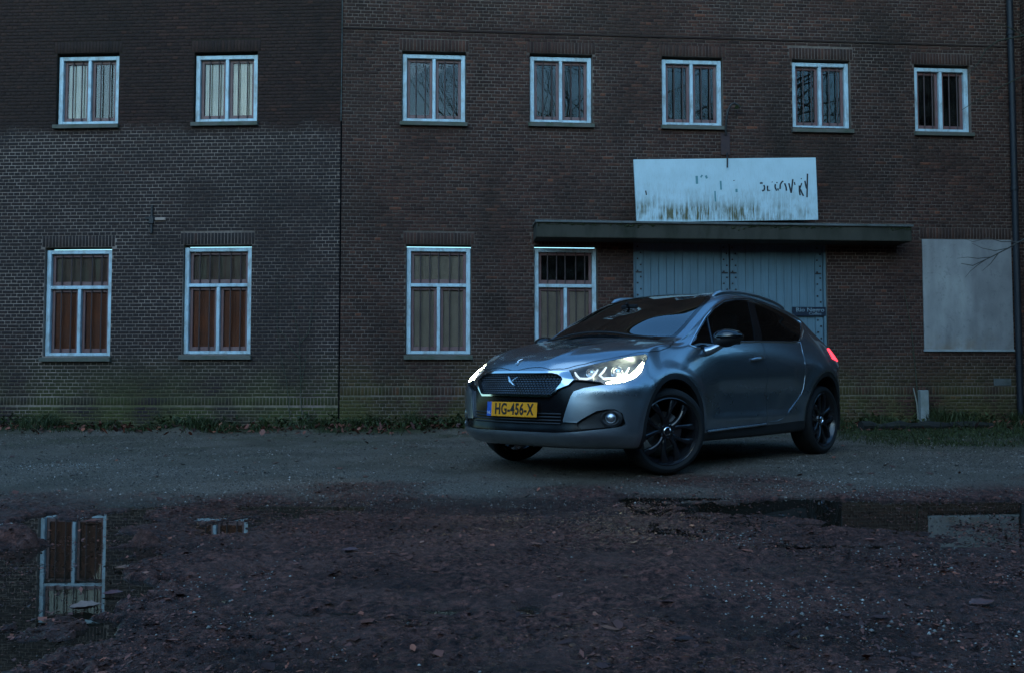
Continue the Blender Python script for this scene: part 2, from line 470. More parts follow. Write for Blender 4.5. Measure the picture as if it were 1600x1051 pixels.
def make_window(house, rect, tall, backs, seed):
    """a white outer frame, red-brown sashes with panes, iron bars, a sill. backs: what stands behind each light"""
    u0, u1, z0, z1 = rect; w = u1 - u0; h = z1 - z0
    r = random.Random(seed)
    win = empty('window', ((u0 + u1) / 2, 0.0, z0), 0, house)
    fw = 0.062; ft = 0.058; yf, yb = 0.045, 0.125      # set back in its reveal
    hw = w / 2
    mull = 0.047
    ztr = h * 0.645
    fr = MB()
    fr.box((-hw, yf, 0), (-hw + fw, yb, h), .006); fr.box((hw - fw, yf, 0), (hw, yb, h), .006)
    fr.box((-hw + fw - .001, yf + .002, h - ft), (hw - fw + .001, yb, h), .006); fr.box((-hw + fw - .001, yf + .002, 0), (hw - fw + .001, yb, ft * .8), .006)
    if tall:
        fr.box((-hw + fw - .001, yf + .003, ztr - .024), (hw - fw + .001, yb, ztr + .024), .005)
        fr.box((-mull / 2, yf + .004, ft * .8 - .001), (mull / 2, yb, ztr - .023), .005)
        lights = [(-hw + fw, -mull / 2, ft * .8, ztr - .024), (mull / 2, hw - fw, ft * .8, ztr - .024), (-hw + fw, hw - fw, ztr + .024, h - ft)]
    else:
        fr.box((-mull / 2, yf + .004, ft * .8 - .001), (mull / 2, yb, h - ft + .001), .005)
        lights = [(-hw + fw, -mull / 2, ft * .8, h - ft), (mull / 2, hw - fw, ft * .8, h - ft)]
    fr.build('frame', MAT_WHITE, win)
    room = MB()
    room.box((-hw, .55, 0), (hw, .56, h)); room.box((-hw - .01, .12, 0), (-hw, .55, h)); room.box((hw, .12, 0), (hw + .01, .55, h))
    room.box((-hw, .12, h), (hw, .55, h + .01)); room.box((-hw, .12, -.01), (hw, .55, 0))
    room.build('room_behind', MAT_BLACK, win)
    for k, (a, b, c, d) in enumerate(lights):
        s = 0.042; sb = 0.062; y0, y1 = 0.095, 0.135
        sm = MB()
        sm.box((a, y0, c), (a + s, y1, d), .004); sm.box((b - s, y0, c), (b, y1, d), .004)
        sm.box((a + s - .001, y0 + .001, d - s), (b - s + .001, y1, d), .004); sm.box((a + s - .001, y0 + .001, c), (b - s + .001, y1, c + sb), .004)
        sm.build('sash', MAT_SASH, win)
        pm = MB(); gx, gz = r.uniform(-.004, .004), r.uniform(-.004, .004)
        A, B, C_, D = a + s - .004, b - s + .004, c + sb - .004, d - s + .004
        V = [(A, .112 - gx, C_), (B, .112 + gx, C_), (B, .112 + gx + gz, D), (A, .112 - gx + gz, D)]
        V += [(x, y + .004, z) for x, y, z in V]
        pm.add(V, [(0, 1, 2, 3), (7, 6, 5, 4), (0, 4, 5, 1), (1, 5, 6, 2), (2, 6, 7, 3), (3, 7, 4, 0)])
        pm.build('pane', MAT_GLASS, win)
        kind = backs[k]
        if kind == 'curtain':
            n = 40; V = []; F = []
            for i in range(n + 1):
                x = A + (B - A) * i / n; y = .140 + .012 * sin(i * 1.1 + seed) + .006 * sin(i * 2.7)
                V += [(x, y, C_), (x, y, D)]
            F = [(2*i, 2*i+2, 2*i+3, 2*i+1) for i in range(n)]
            link_mesh('curtain', mesh_np('curtain', V, F, True), MAT_CURTAIN, win)
        elif kind == 'half':
            m = MB(); m.box((A, .15, C_), (A + (B - A) * .0 + (B - A), .156, C_ + (D - C_) * .98)); m.build('blind', MAT_CURTAIN, win)
        elif kind in BACKS:
            nb = max(1, round((B - A) / .2))
            m = MB()
            for i in range(nb):
                m.box((A - .02 + (B - A + .04) * i / nb + .001, .128 + r.uniform(0, .004), C_ - .02), (A - .02 + (B - A + .04) * (i + 1) / nb - .001, .150, D + .02))
            m.build('backing_board', BACKS[kind], win)
    # iron bars in front of the sashes, one run from bottom to top
    xs = []
    for a, b in ((-hw + fw, -mull / 2), (mull / 2, hw - fw)):
        xs += [a + (b - a) * .36, a + (b - a) * .72]
    if tall: pass
    for x in xs:
        for (za, zb) in ([(ft * .8, h - ft)] if not tall else [(ft * .8, ztr - .024), (ztr + .024, h - ft)]):
            m = MB(); m.tube([(x, .078, za - .01), (x + r.uniform(-.002, .002), .078, (za + zb) / 2), (x, .078, zb + .01)], .0092, 8); m.build('bar', MAT_BAR, win)
    if tall:
        m = MB(); m.tube([(0, .078, ztr + .02), (0, .078, h - ft + .01)], .0092, 8); m.build('bar', MAT_BAR, win)
    sl = MB(); so = 0.055
    V = [(-hw - .03, -so, -.075), (hw + .03, -so, -.075), (hw + .03, -so, -.022), (-hw - .03, -so, -.022), (-hw - .03, .1, -.075), (hw + .03, .1, -.075), (hw + .03, .1, .0), (-hw - .03, .1, .0)]
    sl.add(V, [(0, 1, 2, 3), (5, 4, 7, 6), (3, 2, 6, 7), (4, 5, 1, 0), (1, 5, 6, 2), (4, 0, 3, 7)])
    sl.build('sill', MAT_SILL, win)
    return win
BACKS = {'brown': MAT_BROWNBOARD, 'beige': MAT_BEIGE, 'dull': MAT_DULLBOARD}

ROOF_Z = 8.7
# ---- left house
aL = math.atan(M_L); aR = math.atan(M_R)
left_house = empty('brick_house', JOINT, aL)
tag(left_house, 'darker brick house with two bays, pale joints below its upper sills, left of the seam', 'house')
wl_px = [(92, 89, 187, 195, 0, ('curtain', 'dark')), (306, 87, 403, 191, 0, ('curtain', 'curtain')),
         (72, 391, 175, 556, 1, ('brown', 'brown', 'dull')), (288, 387, 393, 553, 1, ('brown', 'brown', 'dull'))]
holes = []; sold = []; wins = []
for i, (x0, y0, x1, y1, tall, backs) in enumerate(wl_px):
    rc = rect_px('L', x0, y0, x1, y1, -0.045); wins.append((rc, tall, backs, i))
    holes.append((rc[0] - .008, rc[1] + .008, rc[2] - .004, rc[3] + .036))
    sold.append((rc[0] - .05, rc[1] + .05, rc[3] + .036, rc[3] + .036 + .17))
UL = -7.6
build_wall(left_house, 'L', UL, -0.012, ROOF_Z, holes, sold, [(UL, -0.012, 0.36, 0.475)], (-3.6, 2.8, 0.8), 11)
for rc, tall, backs, s in wins: make_window(left_house, rc, tall, backs, s)

# ---- right house
right_house = empty('brick_house', JOINT, aR)
tag(right_house, 'long brick house with a blue double door, concrete canopy and five upper windows', 'house')
wr_px = [(629, 86, 727, 191, 0, ('dark', 'dark')), (828, 90, 924, 193, 0, ('dark', 'dark')), (1034, 94.5, 1127, 197, 0, ('dark', 'dark')),
         (1237, 99, 1326, 202, 0, ('dark', 'dark')), (1427.5, 107, 1513, 207, 0, ('dark', 'dark')),
         (635, 387, 735, 553, 1, ('beige', 'beige', 'beige')), (835, 388, 932, 554, 1, ('beige', 'beige', 'dark'))]
holes = []; sold = []; wins = []
for i, (x0, y0, x1, y1, tall, backs) in enumerate(wr_px):
    rc = rect_px('R', x0, y0, x1, y1, -0.045); wins.append((rc, tall, backs, 20 + i))
    holes.append((rc[0] - .008, rc[1] + .008, rc[2] - .004, rc[3] + .036))
    sold.append((rc[0] - .05, rc[1] + .05, rc[3] + .036, rc[3] + .036 + .17))
door_rc = rect_px('R', 989, 370, 1291, 668, -0.06); door_rc[2] = 0.0; door_rc[3] += 0.10
board_rc = rect_px('R', 1442, 375, 1581, 549, 0.012)
holes.append(tuple(door_rc))
holes.append((board_rc[0] + .05, board_rc[1] - .05, board_rc[2] + .05, board_rc[3] - .05))
sold.append((board_rc[0] - .02, board_rc[1] + .02, board_rc[3] + .012, board_rc[3] + .18))
UR = 10.12
build_wall(right_house, 'R', 0.012, UR, ROOF_Z, holes, sold, [(0.012, UR, 0.50, 0.62)], (1.5, 2.75, 0.8), 23)
for rc, tall, backs, s in wins: make_window(right_house, rc, tall, backs, s)

# roof edges: a plain projecting course and gutter board along the eaves of both houses
for h, a, b in ((left_house, UL, -.012), (right_house, .012, UR)):
    m = MB(); m.box((a, -.10, ROOF_Z), (b, .30, ROOF_Z + .10)); m.box((a, -.16, ROOF_Z + .10), (b, 3.2, ROOF_Z + .22)); m.build('roof', MAT_CONC, h)
# seam between the houses: dark open joint below, pale lead flashing above
m = MB(); m.box((-.012, .012, 0), (.012, .2, ROOF_Z)); m.build('seam_filler', MAT_BLACK, right_house)
zj = wall_uv('R', 530, 190)[1]
m = MB(); m.tube([(-.004, -.012, zj), (0, -.014, zj + 1), (-.002, -.012, ROOF_Z)], .006, 6); m.build('lightning_wire', MAT_LEAD, right_house)

# ---- string course (a shallow dark ledge line above the upper windows)
m = MB()
za = wall_uv('R', 600, 46)[1]
m.box((.012, -.016, za - .012), (UR, .01, za + .012)); m.build('ledge_line', MAT_BRICK, right_house)

# ---- big double door
def build_door():
    u0, u1, z0, z1 = door_rc; r = random.Random(3)
    d = empty('double_door', (u0, 0.06, 0.0), 0, right_house)
    w = u1 - u0; half = w / 2
    fm = MB(); fm.box((0, -.02, 0), (.035, .06, z1)); fm.box((w - .035, -.02, 0), (w, .06, z1)); fm.box((.035, -.02, z1 - .05), (w - .035, .06, z1)); fm.build('door_frame', MAT_DOOR, d)
    bm = MB(); bm.box((.03, .05, 0), (w - .03, .07, z1 - .04)); bm.build('door_back', MAT_IRON, d)
    for leaf in (0, 1):
        a = .04 + leaf * (half - .035) ; b = a + half - .045
        if leaf: a += .004
        n = 12; pw = (b - a) / n
        for i in range(n):
            m = MB(); yo = r.uniform(0, .006)
            st = i in (0, n - 1)
            m.box((a + i*pw + .0022, (.002 if st else .012) + yo, .04), (a + (i+1)*pw - .0022, .045, z1 - .055), .003)
            m.build('plank', MAT_DOOR, d)
        for cx in (a + pw * .5, b - pw * .5):
            zz = z1 - .17; k = 0
            while zz > 1.0:
                m = MB(); x = cx + (pw * .2 if k % 2 == 0 else -pw * .2)
                m.lathe([(0, -.008), (.010, -.007), (.0135, -.002), (.0135, .004)], 10, 'y', c=(x, .001, zz)); m.build('bolt', MAT_IRON, d)
                zz -= .088; k += 1
            m = MB(); m.box((cx - pw * .48, -.006, z1 - .64), (cx + pw * .3, .004, z1 - .622)); m.build('strap', MAT_IRON, d)
build_door()

# ---- canopy over the door
def build_canopy():
    out = 0.42
    a = wall_uv('R', 838, 360, out)[0]; b = wall_uv('R', 1425, 368, out)[0]
    zt = wall_uv('R', 1000, 348.5, out)[1]; zb = wall_uv('R', 1000, 372.5, out)[1]
    c = empty('canopy', ((a + b) / 2, 0, zb), 0, right_house)
    h = zt - zb; w = (b - a) / 2
    m = MB(); m.box((-w, -out, 0), (w, .02, h - .002), .008); m.build('slab', MAT_CONC, c)
    rr = random.Random(6); m = MB()
    for i in range(420):
        x = rr.uniform(-w, w); s = rr.uniform(.006, .022)
        if math.sin(x * 2.3) + math.sin(x * 5.1 + 1) + rr.uniform(-1, 1) < -.1: continue
        c0 = Vector((x, -out - .006 + rr.uniform(-.004, .004), h - .014 - abs(rr.gauss(0, .02))))
        m.add([c0 + Vector((s, .004, -s*.6)), c0 + Vector((-s, .004, -s*.7)), c0 + Vector((0, .004, s*.7)), c0 + Vector((0, -s*.7, 0))], [(0, 1, 2), (0, 3, 1), (1, 3, 2), (2, 3, 0)])
    tag(m.build('moss', MAT_MOSS, c), kind='stuff')
    m = MB(); m.box((-w - .015, -out - .025, h - .010), (w + .015, -.01, h + .022), .004); m.build('flashing', MAT_LEAD, c)
    return out, zt
CAN_OUT, CAN_TOP = build_canopy()

# ---- drainpipe on the corner, air brick
def build_pipe():
    u = wall_uv('R', 1586, 330, .07)[0]
    p = empty('drainpipe', (u, -.075, 0), 0, right_house)
    m = MB(); m.tube([(0, 0, .12), (0, 0, ROOF_Z)], .045, 16); m.build('pipe', MAT_PIPE, p)
    for z in (.9, 3.55, 5.9, 8.2):
        m = MB(); m.lathe([(.046, -.03), (.055, -.028), (.055, .028), (.046, .03)], 16, 'z', c=(0, 0, z)); m.box((-.012, .04, z - .015), (.012, .09, z + .015)); m.build('bracket', MAT_PIPE, p)
build_pipe()
ra = rect_px('R', 1553, 591, 1580, 602, .01)
m = MB(); m.box((ra[0], -.014, ra[2]), (ra[1], .004, ra[3]), .003); m.build('vent_plate', MAT_LEAD, right_house)

# ---- dark wing that comes forward past the drainpipe
wing = empty('brick_wing', tuple(Matrix.Rotation(aR, 4, 'Z') @ Vector((UR, 0, 0)) + JOINT), aR - pi / 2)
tag(wing, 'dark side wall of the neighbouring brick wing beyond the drainpipe', 'house')
m = MB(); m.box((0, -.0, -.3), (3.5, .3, ROOF_Z)); wg = m.build('wall', MAT_MORTAR, wing)
R_ = lay_bricks(0.01, 3.5, 0, ROOF_Z - .2, [], [], [], 77)
V, F = chamfer_boxes(R_, np.full(len(R_), .006), .003); me = mesh_np('brickwork', V, F); attr_faces(me, 'tint', np.repeat(rng.beta(2, 3, len(R_)), 9))
tag(link_mesh('brickwork', me, MAT_BRICK, wg), kind='stuff')

# ================================================================ things on the facade
def on_wall(side, px, py, out=0.0):
    u, z = wall_uv(side, px, py, out); ud, nrm = facade(side)
    q = JOINT + ud * u + nrm * out
    return Vector((q.x, q.y, z))

def sign_material():
    m, n, l, p = new_mat('weathered_white_sign')
    tc = n.new('ShaderNodeTexCoord').outputs['Object']; x, y, z = sepxyz(n, l, tc)
    c = (0.55, 0.69, 0.72)
    streak = noise(n, l, mapping(n, l, tc, (13, 1, 1.6)), 2.0, 5, 0.7)
    streak2 = noise(n, l, mapping(n, l, tc, (26, 1, 5)), 2.0, 5, 0.75)
    band = ramp(n, l, z, [(0.02, 0.1), (0.06, 1.0), (0.20, 0.95), (0.34, 0.25), (0.58, 0.0)])
    blot = noise(n, l, tc, 2.1, 3)
    f = math_(n, l, 'MULTIPLY', ramp(n, l, streak, [(0.40, 0.0), (0.56, 1.0)]), band)
    f = math_(n, l, 'MULTIPLY', f, ramp(n, l, blot, [(0.40, 0.05), (0.54, 1.0)]))
    f2 = math_(n, l, 'MULTIPLY', ramp(n, l, streak2, [(0.5, 0.0), (0.72, 1.0)]), ramp(n, l, z, [(0.0, 0.45), (0.20, 0.75), (0.55, 0.30), (0.9, 0.12)]))
    c1 = mixc(n, l, math_(n, l, 'MULTIPLY', ramp(n, l, noise(n, l, tc, 4, 6), [(0.42, 0.0), (0.75, 1.0)]), 0.35), c, (0.34, 0.45, 0.45))
    c1 = mixc(n, l, f2, c1, (0.25, 0.25, 0.18))
    c1 = mixc(n, l, math_(n, l, 'MULTIPLY', f, 1.0, True), c1, (0.10, 0.085, 0.025))
    l.new(c1, p.inputs['Base Color']); p.inputs['Roughness'].default_value = 0.5
    return m
MAT_SIGN = sign_material()
MAT_LETTER = simple('black_lettering', (0.02, 0.025, 0.03), 0.6)
MAT_TEAL = simple('faded_teal_lettering', (0.10, 0.27, 0.29), 0.6)

def build_sign():
    out = 0.36
    P = [on_wall('R', *q, out) for q in ((995, 347.5), (1278.5, 343.5), (1274.5, 246.5), (990, 249.5))]
    ud, nrm = facade('R')
    o = empty('sign_board', P[0]); o.rotation_euler = (0, 0, aR)
    tag(o, 'large weathered white sign board with peeling letters, standing on the canopy', 'sign')
    L = [((q - P[0]).dot(ud), (q - P[0]).z) for q in P]
    m = MB(); m.prism(L, 0, .03, lambda a, b, h: (a, h, b)); m.build('panel', MAT_SIGN, o)
    em = MB()
    for i in range(4):
        (a, b), (c, d) = L[i], L[(i + 1) % 4]
        if i in (1, 3): continue
    w = L[1][0]
    def at(fx, fz):   # fractions of the board -> local
        bx = L[0][0] + (L[1][0] - L[0][0]) * fx; bz = L[0][1] + (L[1][1] - L[0][1]) * fx
        tx = L[3][0] + (L[2][0] - L[3][0]) * fx; tz = L[3][1] + (L[2][1] - L[3][1]) * fx
        return (bx + (tx - bx) * fz, bz + (tz - bz) * fz)
    def stroke(mb, pts, wd):
        q = [at((x - 55) / 1470, 1 - (y - 95) / 500) for x, y in pts]
        for (a, b), (c, d) in zip(q[:-1], q[1:]):
            v = Vector((c - a, d - b)); nn = Vector((-v.y, v.x)).normalized() * wd / 2
            mb.prism([(a - nn.x, b - nn.y), (c - nn.x, d - nn.y), (c + nn.x, d + nn.y), (a + nn.x, b + nn.y)], -.003, .002, lambda x, z, h: (x, h, z))
    # what is left of the letters, stroke by stroke (read off the sign at 5x)
    black = [[(1062, 300), (1072, 292), (1082, 300)], [(1092, 312), (1098, 330), (1092, 355), (1075, 358)], [(1122, 318), (1120, 340), (1124, 362)], [(1135, 352), (1138, 360)],
             [(1158, 288), (1163, 290)], [(1186, 306), (1182, 330), (1190, 350), (1196, 358)], [(1196, 298), (1202, 290)], [(1204, 340), (1208, 358)],
             [(1222, 346), (1226, 310), (1240, 288), (1252, 284)], [(1262, 300), (1272, 330), (1274, 360)], [(1296, 300), (1304, 340), (1312, 378)], [(1312, 378), (1322, 320), (1330, 268)],
             [(1342, 292), (1346, 315)], [(1382, 320), (1380, 360), (1384, 398)], [(1382, 352), (1402, 300)], [(1388, 350), (1398, 375), (1412, 404)],
             [(1398, 262), (1402, 268)], [(1428, 282), (1436, 330), (1440, 345)], [(1452, 225), (1446, 320), (1440, 415)], [(138, 345), (143, 380)], [(850, 270), (852, 276)]]
    m = MB()
    for s in black: stroke(m, s, .022 if len(s) > 2 else .018)
    m.build('lettering', MAT_LETTER, o)
    teal = [([(552, 232), (552, 296)], .034), ([(584, 245), (598, 226)], .022), ([(626, 230), (634, 254)], .03), ([(743, 275), (744, 345)], .026), ([(694, 355), (694, 440)], .02), ([(868, 340), (868, 366)], .03)]
    m = MB()
    for s, wd in teal: stroke(m, s, wd)
    m.build('faded_lettering', MAT_TEAL, o)
    for fx in (.22, .78):
        m = MB(); q = at(fx, .85); m.box((q[0] - .02, .03, q[1] - .02), (q[0] + .02, out + .01, q[1] + .02)); m.build('strut', MAT_IRON, o)
build_sign()

MAT_RUST = painted('rusty_plate', (0.050, 0.026, 0.026), (0.09, 0.04, 0.03), 0.6, 0.8, (1, 1, 1), 12)
def build_bracket():
    o = empty('lamp_bracket', on_wall('R', 1133, 244)); o.rotation_euler = (0, 0, aR)
    tag(o, 'rusty iron lamp bracket with a bent rod above the white sign', 'bracket')
    def lc(px, py, out=.0):
        q = on_wall('R', px, py, out) - on_wall('R', 1133, 244); ud, nrm = facade('R')
        return (q.dot(ud), -q.dot(nrm), q.z)
    a = lc(1126, 243); b = lc(1140, 209)
    m = MB(); m.box((a[0], -.02, a[2]), (b[0], .0, b[2]), .004); m.build('back_plate', MAT_RUST, o)
    m = MB(); m.tube([lc(1136, 240, .02), lc(1136.5, 248, .39), lc(1136.5, 262, .41)], .011, 8); m.build('hanging_bar', MAT_IRON, o)
    m = MB(); m.tube([lc(1134, 211, .03), lc(1134, 200, .06), lc(1135, 185, .08), lc(1138, 172, .10), lc(1142, 164, .12), lc(1147, 161.5, .13), lc(1152, 164, .13), lc(1156, 168, .13)], .017, 8); m.build('bent_rod', MAT_IRON, o)
    m = MB(); q = lc(1153, 166, .13)
    for i in range(14):
        s = .018; c = Vector(q) + Vector((random.uniform(-.04, .04), random.uniform(-.015, .015), random.uniform(-.03, .012)))
        m.add([c + Vector((s, 0, -s*.6)), c + Vector((-s, .3*s, -s)), c + Vector((0, -s, s)), c + Vector((.2*s, s, .4*s))], [(0, 1, 2), (0, 2, 3), (1, 3, 2), (0, 3, 1)])
    m.build('moss_tuft', MAT_MOSS, o)
build_bracket()

def text_mesh(name, body, size, mat, parent, loc, rot=(pi/2, 0, 0), extrude=.001, sx=1.0, bold=0.0, align='CENTER', space=1.0):
    cu = bpy.data.curves.new(name, 'FONT'); cu.body = body; cu.size = size; cu.extrude = extrude; cu.align_x = align; cu.align_y = 'CENTER'; cu.offset = bold; cu.resolution_u = 4
    cu.space_character = space
    t = bpy.data.objects.new(name, cu); COL.objects.link(t)
    dg = bpy.context.evaluated_depsgraph_get(); dg.update()
    me = bpy.data.meshes.new_from_object(t.evaluated_get(dg)); bpy.data.objects.remove(t); bpy.data.curves.remove(cu)
    me.name = name
    o = link_mesh(name, me, mat, parent); o.location = loc; o.rotation_euler = rot; o.scale = (sx, 1, 1)
    return o

MAT_PLATE_DK = simple('dark_blue_enamel', (0.012, 0.020, 0.035), 0.4)
MAT_PALETEXT = simple('pale_blue_lettering', (0.20, 0.27, 0.30), 0.6)
def build_doorsign():
    out = -.045
    P0 = on_wall('R', 1237.5, 493.5, out); P1 = on_wall('R', 1290, 480, out); ud, nrm = facade('R')
    o = empty('name_plate', P0); o.rotation_euler = (0, 0, aR)
    tag(o, 'small dark name plate with pale letters on the right door leaf', 'sign')
    w = (P1 - P0).dot(ud); h = P1.z - P0.z
    m = MB(); m.box((0, -.010, 0), (w, -.002, h), .001); m.build('plate', MAT_PLATE_DK, o)
    text_mesh('lettering', 'Rio Negro', h * .62, MAT_PALETEXT, o, (w * .53, -.0105, h * .66), sx=1.25, bold=.001)
    text_mesh('lettering', 'Coffee', h * .42, MAT_PALETEXT, o, (w * .68, -.0105, h * .24), sx=1.3)
    text_mesh('lettering', 'I', h * .7, MAT_PALETEXT, o, (w * .14, -.0105, h * .6))
build_doorsign()

def board_material():
    m, n, l, p = new_mat('grey_plywood')
    tc = n.new('ShaderNodeTexCoord').outputs['Object']; x, y, z = sepxyz(n, l, tc)
    c = mixc(n, l, ramp(n, l, noise(n, l, mapping(n, l, tc, (2, 1, .7)), 2.2, 5), [(0.35, 0.0), (0.7, 1.0)]), (0.36, 0.35, 0.33), (0.22, 0.21, 0.205))
    wet = math_(n, l, 'MULTIPLY', ramp(n, l, x, [(0.72, 0.0), (0.80, 1.0)]), ramp(n, l, noise(n, l, tc, 3, 4), [(0.3, 0.5), (0.6, 1.0)]))
    c = mixc(n, l, math_(n, l, 'MULTIPLY', wet, 0.6), c, (0.17, 0.155, 0.155))
    ml = math_(n, l, 'MULTIPLY', ramp(n, l, z, [(0.0, 1.0), (0.35, 0.0)]), ramp(n, l, noise(n, l, tc, 4.5, 4), [(0.45, 0.0), (0.65, 1.0)]))
    c = mixc(n, l, math_(n, l, 'MULTIPLY', ml, 0.7), c, (0.20, 0.14, 0.09))
    sp = ramp(n, l, noise(n, l, tc, 16, 5, .7), [(0.56, 0.0), (0.68, 1.0)])
    c = mixc(n, l, math_(n, l, 'MULTIPLY', sp, 0.45), c, (0.12, 0.12, 0.12))
    l.new(c, p.inputs['Base Color']); p.inputs['Roughness'].default_value = 0.8
    return m
def build_board():
    a, b, c, d = board_rc; ud, nrm = facade('R')
    q = JOINT + ud * a; o = empty('window_board', (q.x, q.y, c)); o.rotation_euler = (0, 0, aR)
    tag(o, 'grey plywood sheet covering the blocked window beside the drainpipe', 'board')
    m = MB(); m.box((0, -.030, .03), (b - a, -.011, d - c), .002); m.build('sheet', board_material(), o)
    m = MB(); m.box((-.005, -.045, 0), (b - a + .005, -.008, .032), .003); m.build('ledge', MAT_ZINC, o)
build_board()

def build_anchor():
    o = empty('wall_anchor', on_wall('L', 238, 345)); o.rotation_euler = (0, 0, aL)
    tag(o, 'black iron wall anchor on the left house between the lower windows', 'anchor')
    m = MB(); m.box((-.014, -.03, -.19), (.014, -.004, .22), .003); m.box((-.035, -.045, -.05), (.035, -.028, .05), .006); m.build('shank', MAT_IRON, o)
    m = MB(); m.box((-.10, -.022, .015), (.045, -.006, .05), .003); m.build('cross_piece', MAT_IRON, o)
    m = MB(); m.box((.05, -.03, .0), (.20, -.006, .04), .003); m.build('wooden_plug', MAT_BEIGE, o)
build_anchor()
# ================================================================ the yard
WATER_Z = -0.066
def seg_dist(x, y, a, b):
    ax, ay = a; bx, by = b; dx, dy = bx - ax, by - ay
    t = np.clip(((x - ax) * dx + (y - ay) * dy) / (dx*dx + dy*dy), 0, 1)
    return np.hypot(x - ax - t * dx, y - ay - t * dy), t
def mud_mask(x, y):
    """1 on the leaf-strewn mud, 0 on the compacted yard behind it"""
    edge = 5.95 + 0.30 * np.sin(x * 0.55 + 0.6) + 1.15 * fbm(x * 0.7, y * 0.9, 5, 5, .6) + 0.55 * np.clip((x - 0.2) / 2.5, 0, 1)
    return np.clip((edge - y) / 0.8 + 0.5, 0, 1)
def ground_z(x, y, fine=True):
    mm = mud_mask(x, y)
    z = -0.055 * np.clip((7.4 - y) / 1.8, 0, 1) ** 1.5
    z = z + 0.028 * fbm(x * 0.55, y * 0.55, 3, 31) * np.clip((8.0 - y) / 2, 0.15, 1)
    if fine:
        z = z + mm * (0.018 * fbm(x * 2.2, y * 2.2, 3, 41) + 0.014 * np.abs(fbm(x * 7, y * 7, 3, 47)) + 0.015 * fbm(x * 30, y * 30, 3, 53) - 0.020 * np.clip(fbm(x * 13, y * 16, 3, 57) - .16, 0, 1))
        z = z + (1 - mm) * (0.004 * fbm(x * 18, y * 18, 3, 59))
    # ruts beside the mud edge
    rut = np.exp(-((y - (5.75 + 0.12 * np.sin(x * .8) + .12 * x * .3)) / 0.16) ** 2) * np.clip((x + 3.5) / 2, 0, 1) * np.clip((3.0 - x) / 2, 0, 1)
    z = z - 0.022 * rut
    d1, t1 = seg_dist(x, y, (-1.70, 2.6), (-2.12, 5.1)); w1 = 0.38 + 0.66 * fbm(x * 2.1, y * 2.1, 5, 61, .6)
    d1b, _ = seg_dist(x, y, (-1.85, 3.5), (-3.4, 3.7)); w1b = 0.38 + 0.6 * fbm(x * 2.1, y * 2.3, 5, 67, .6)
    d2, t2 = seg_dist(x, y, (1.25, 5.35), (4.4, 5.0)); w2 = 0.30 + 0.45 * t2 + 0.55 * fbm(x * 1.5, y * 2.4, 5, 71, .6)
    d3, _ = seg_dist(x, y, (-.85, 3.02), (.05, 3.08)); w3 = 0.07 + 0.20 * fbm(x * 3, y * 4, 3, 73)
    for d, w, dep in ((d1, w1, .085), (d1b, w1b, .085), (d2, w2, .085), (d3, w3, .04)):
        z = z - dep * np.clip((w - d) / 0.16, 0, 1)
    d4, _ = seg_dist(x, y, (-3.2, 4.45), (-1.86, 4.22)); z = z + .098 * np.clip((.10 + .20 * fbm(x * 3, y * 6, 3, 63) - d4) / .10, 0, 1)
    d5, _ = seg_dist(x, y, (2.2, 5.02), (3.1, 5.06)); z = z + .055 * np.clip((.03 + .12 * fbm(x * 4, y * 8, 3, 64) - d5) / .06, 0, 1)
    # verge and foot of the wall
    wall_y = np.where(x < -2.42, 12.551 + M_L * (x + 2.42), 12.551 + M_R * (x + 2.42))
    dv = wall_y - y
    z = z + 0.055 * np.clip((0.75 - dv) / 0.45, 0, 1) * (1 + 1.2 * fbm(x * 1.8, y * 1.8, 3, 79))
    z = z + 0.03 * np.clip((x - 5.0) / 1.5, 0, 1) * np.clip((3.3 - dv) / 1.2, 0, 1)
    return z

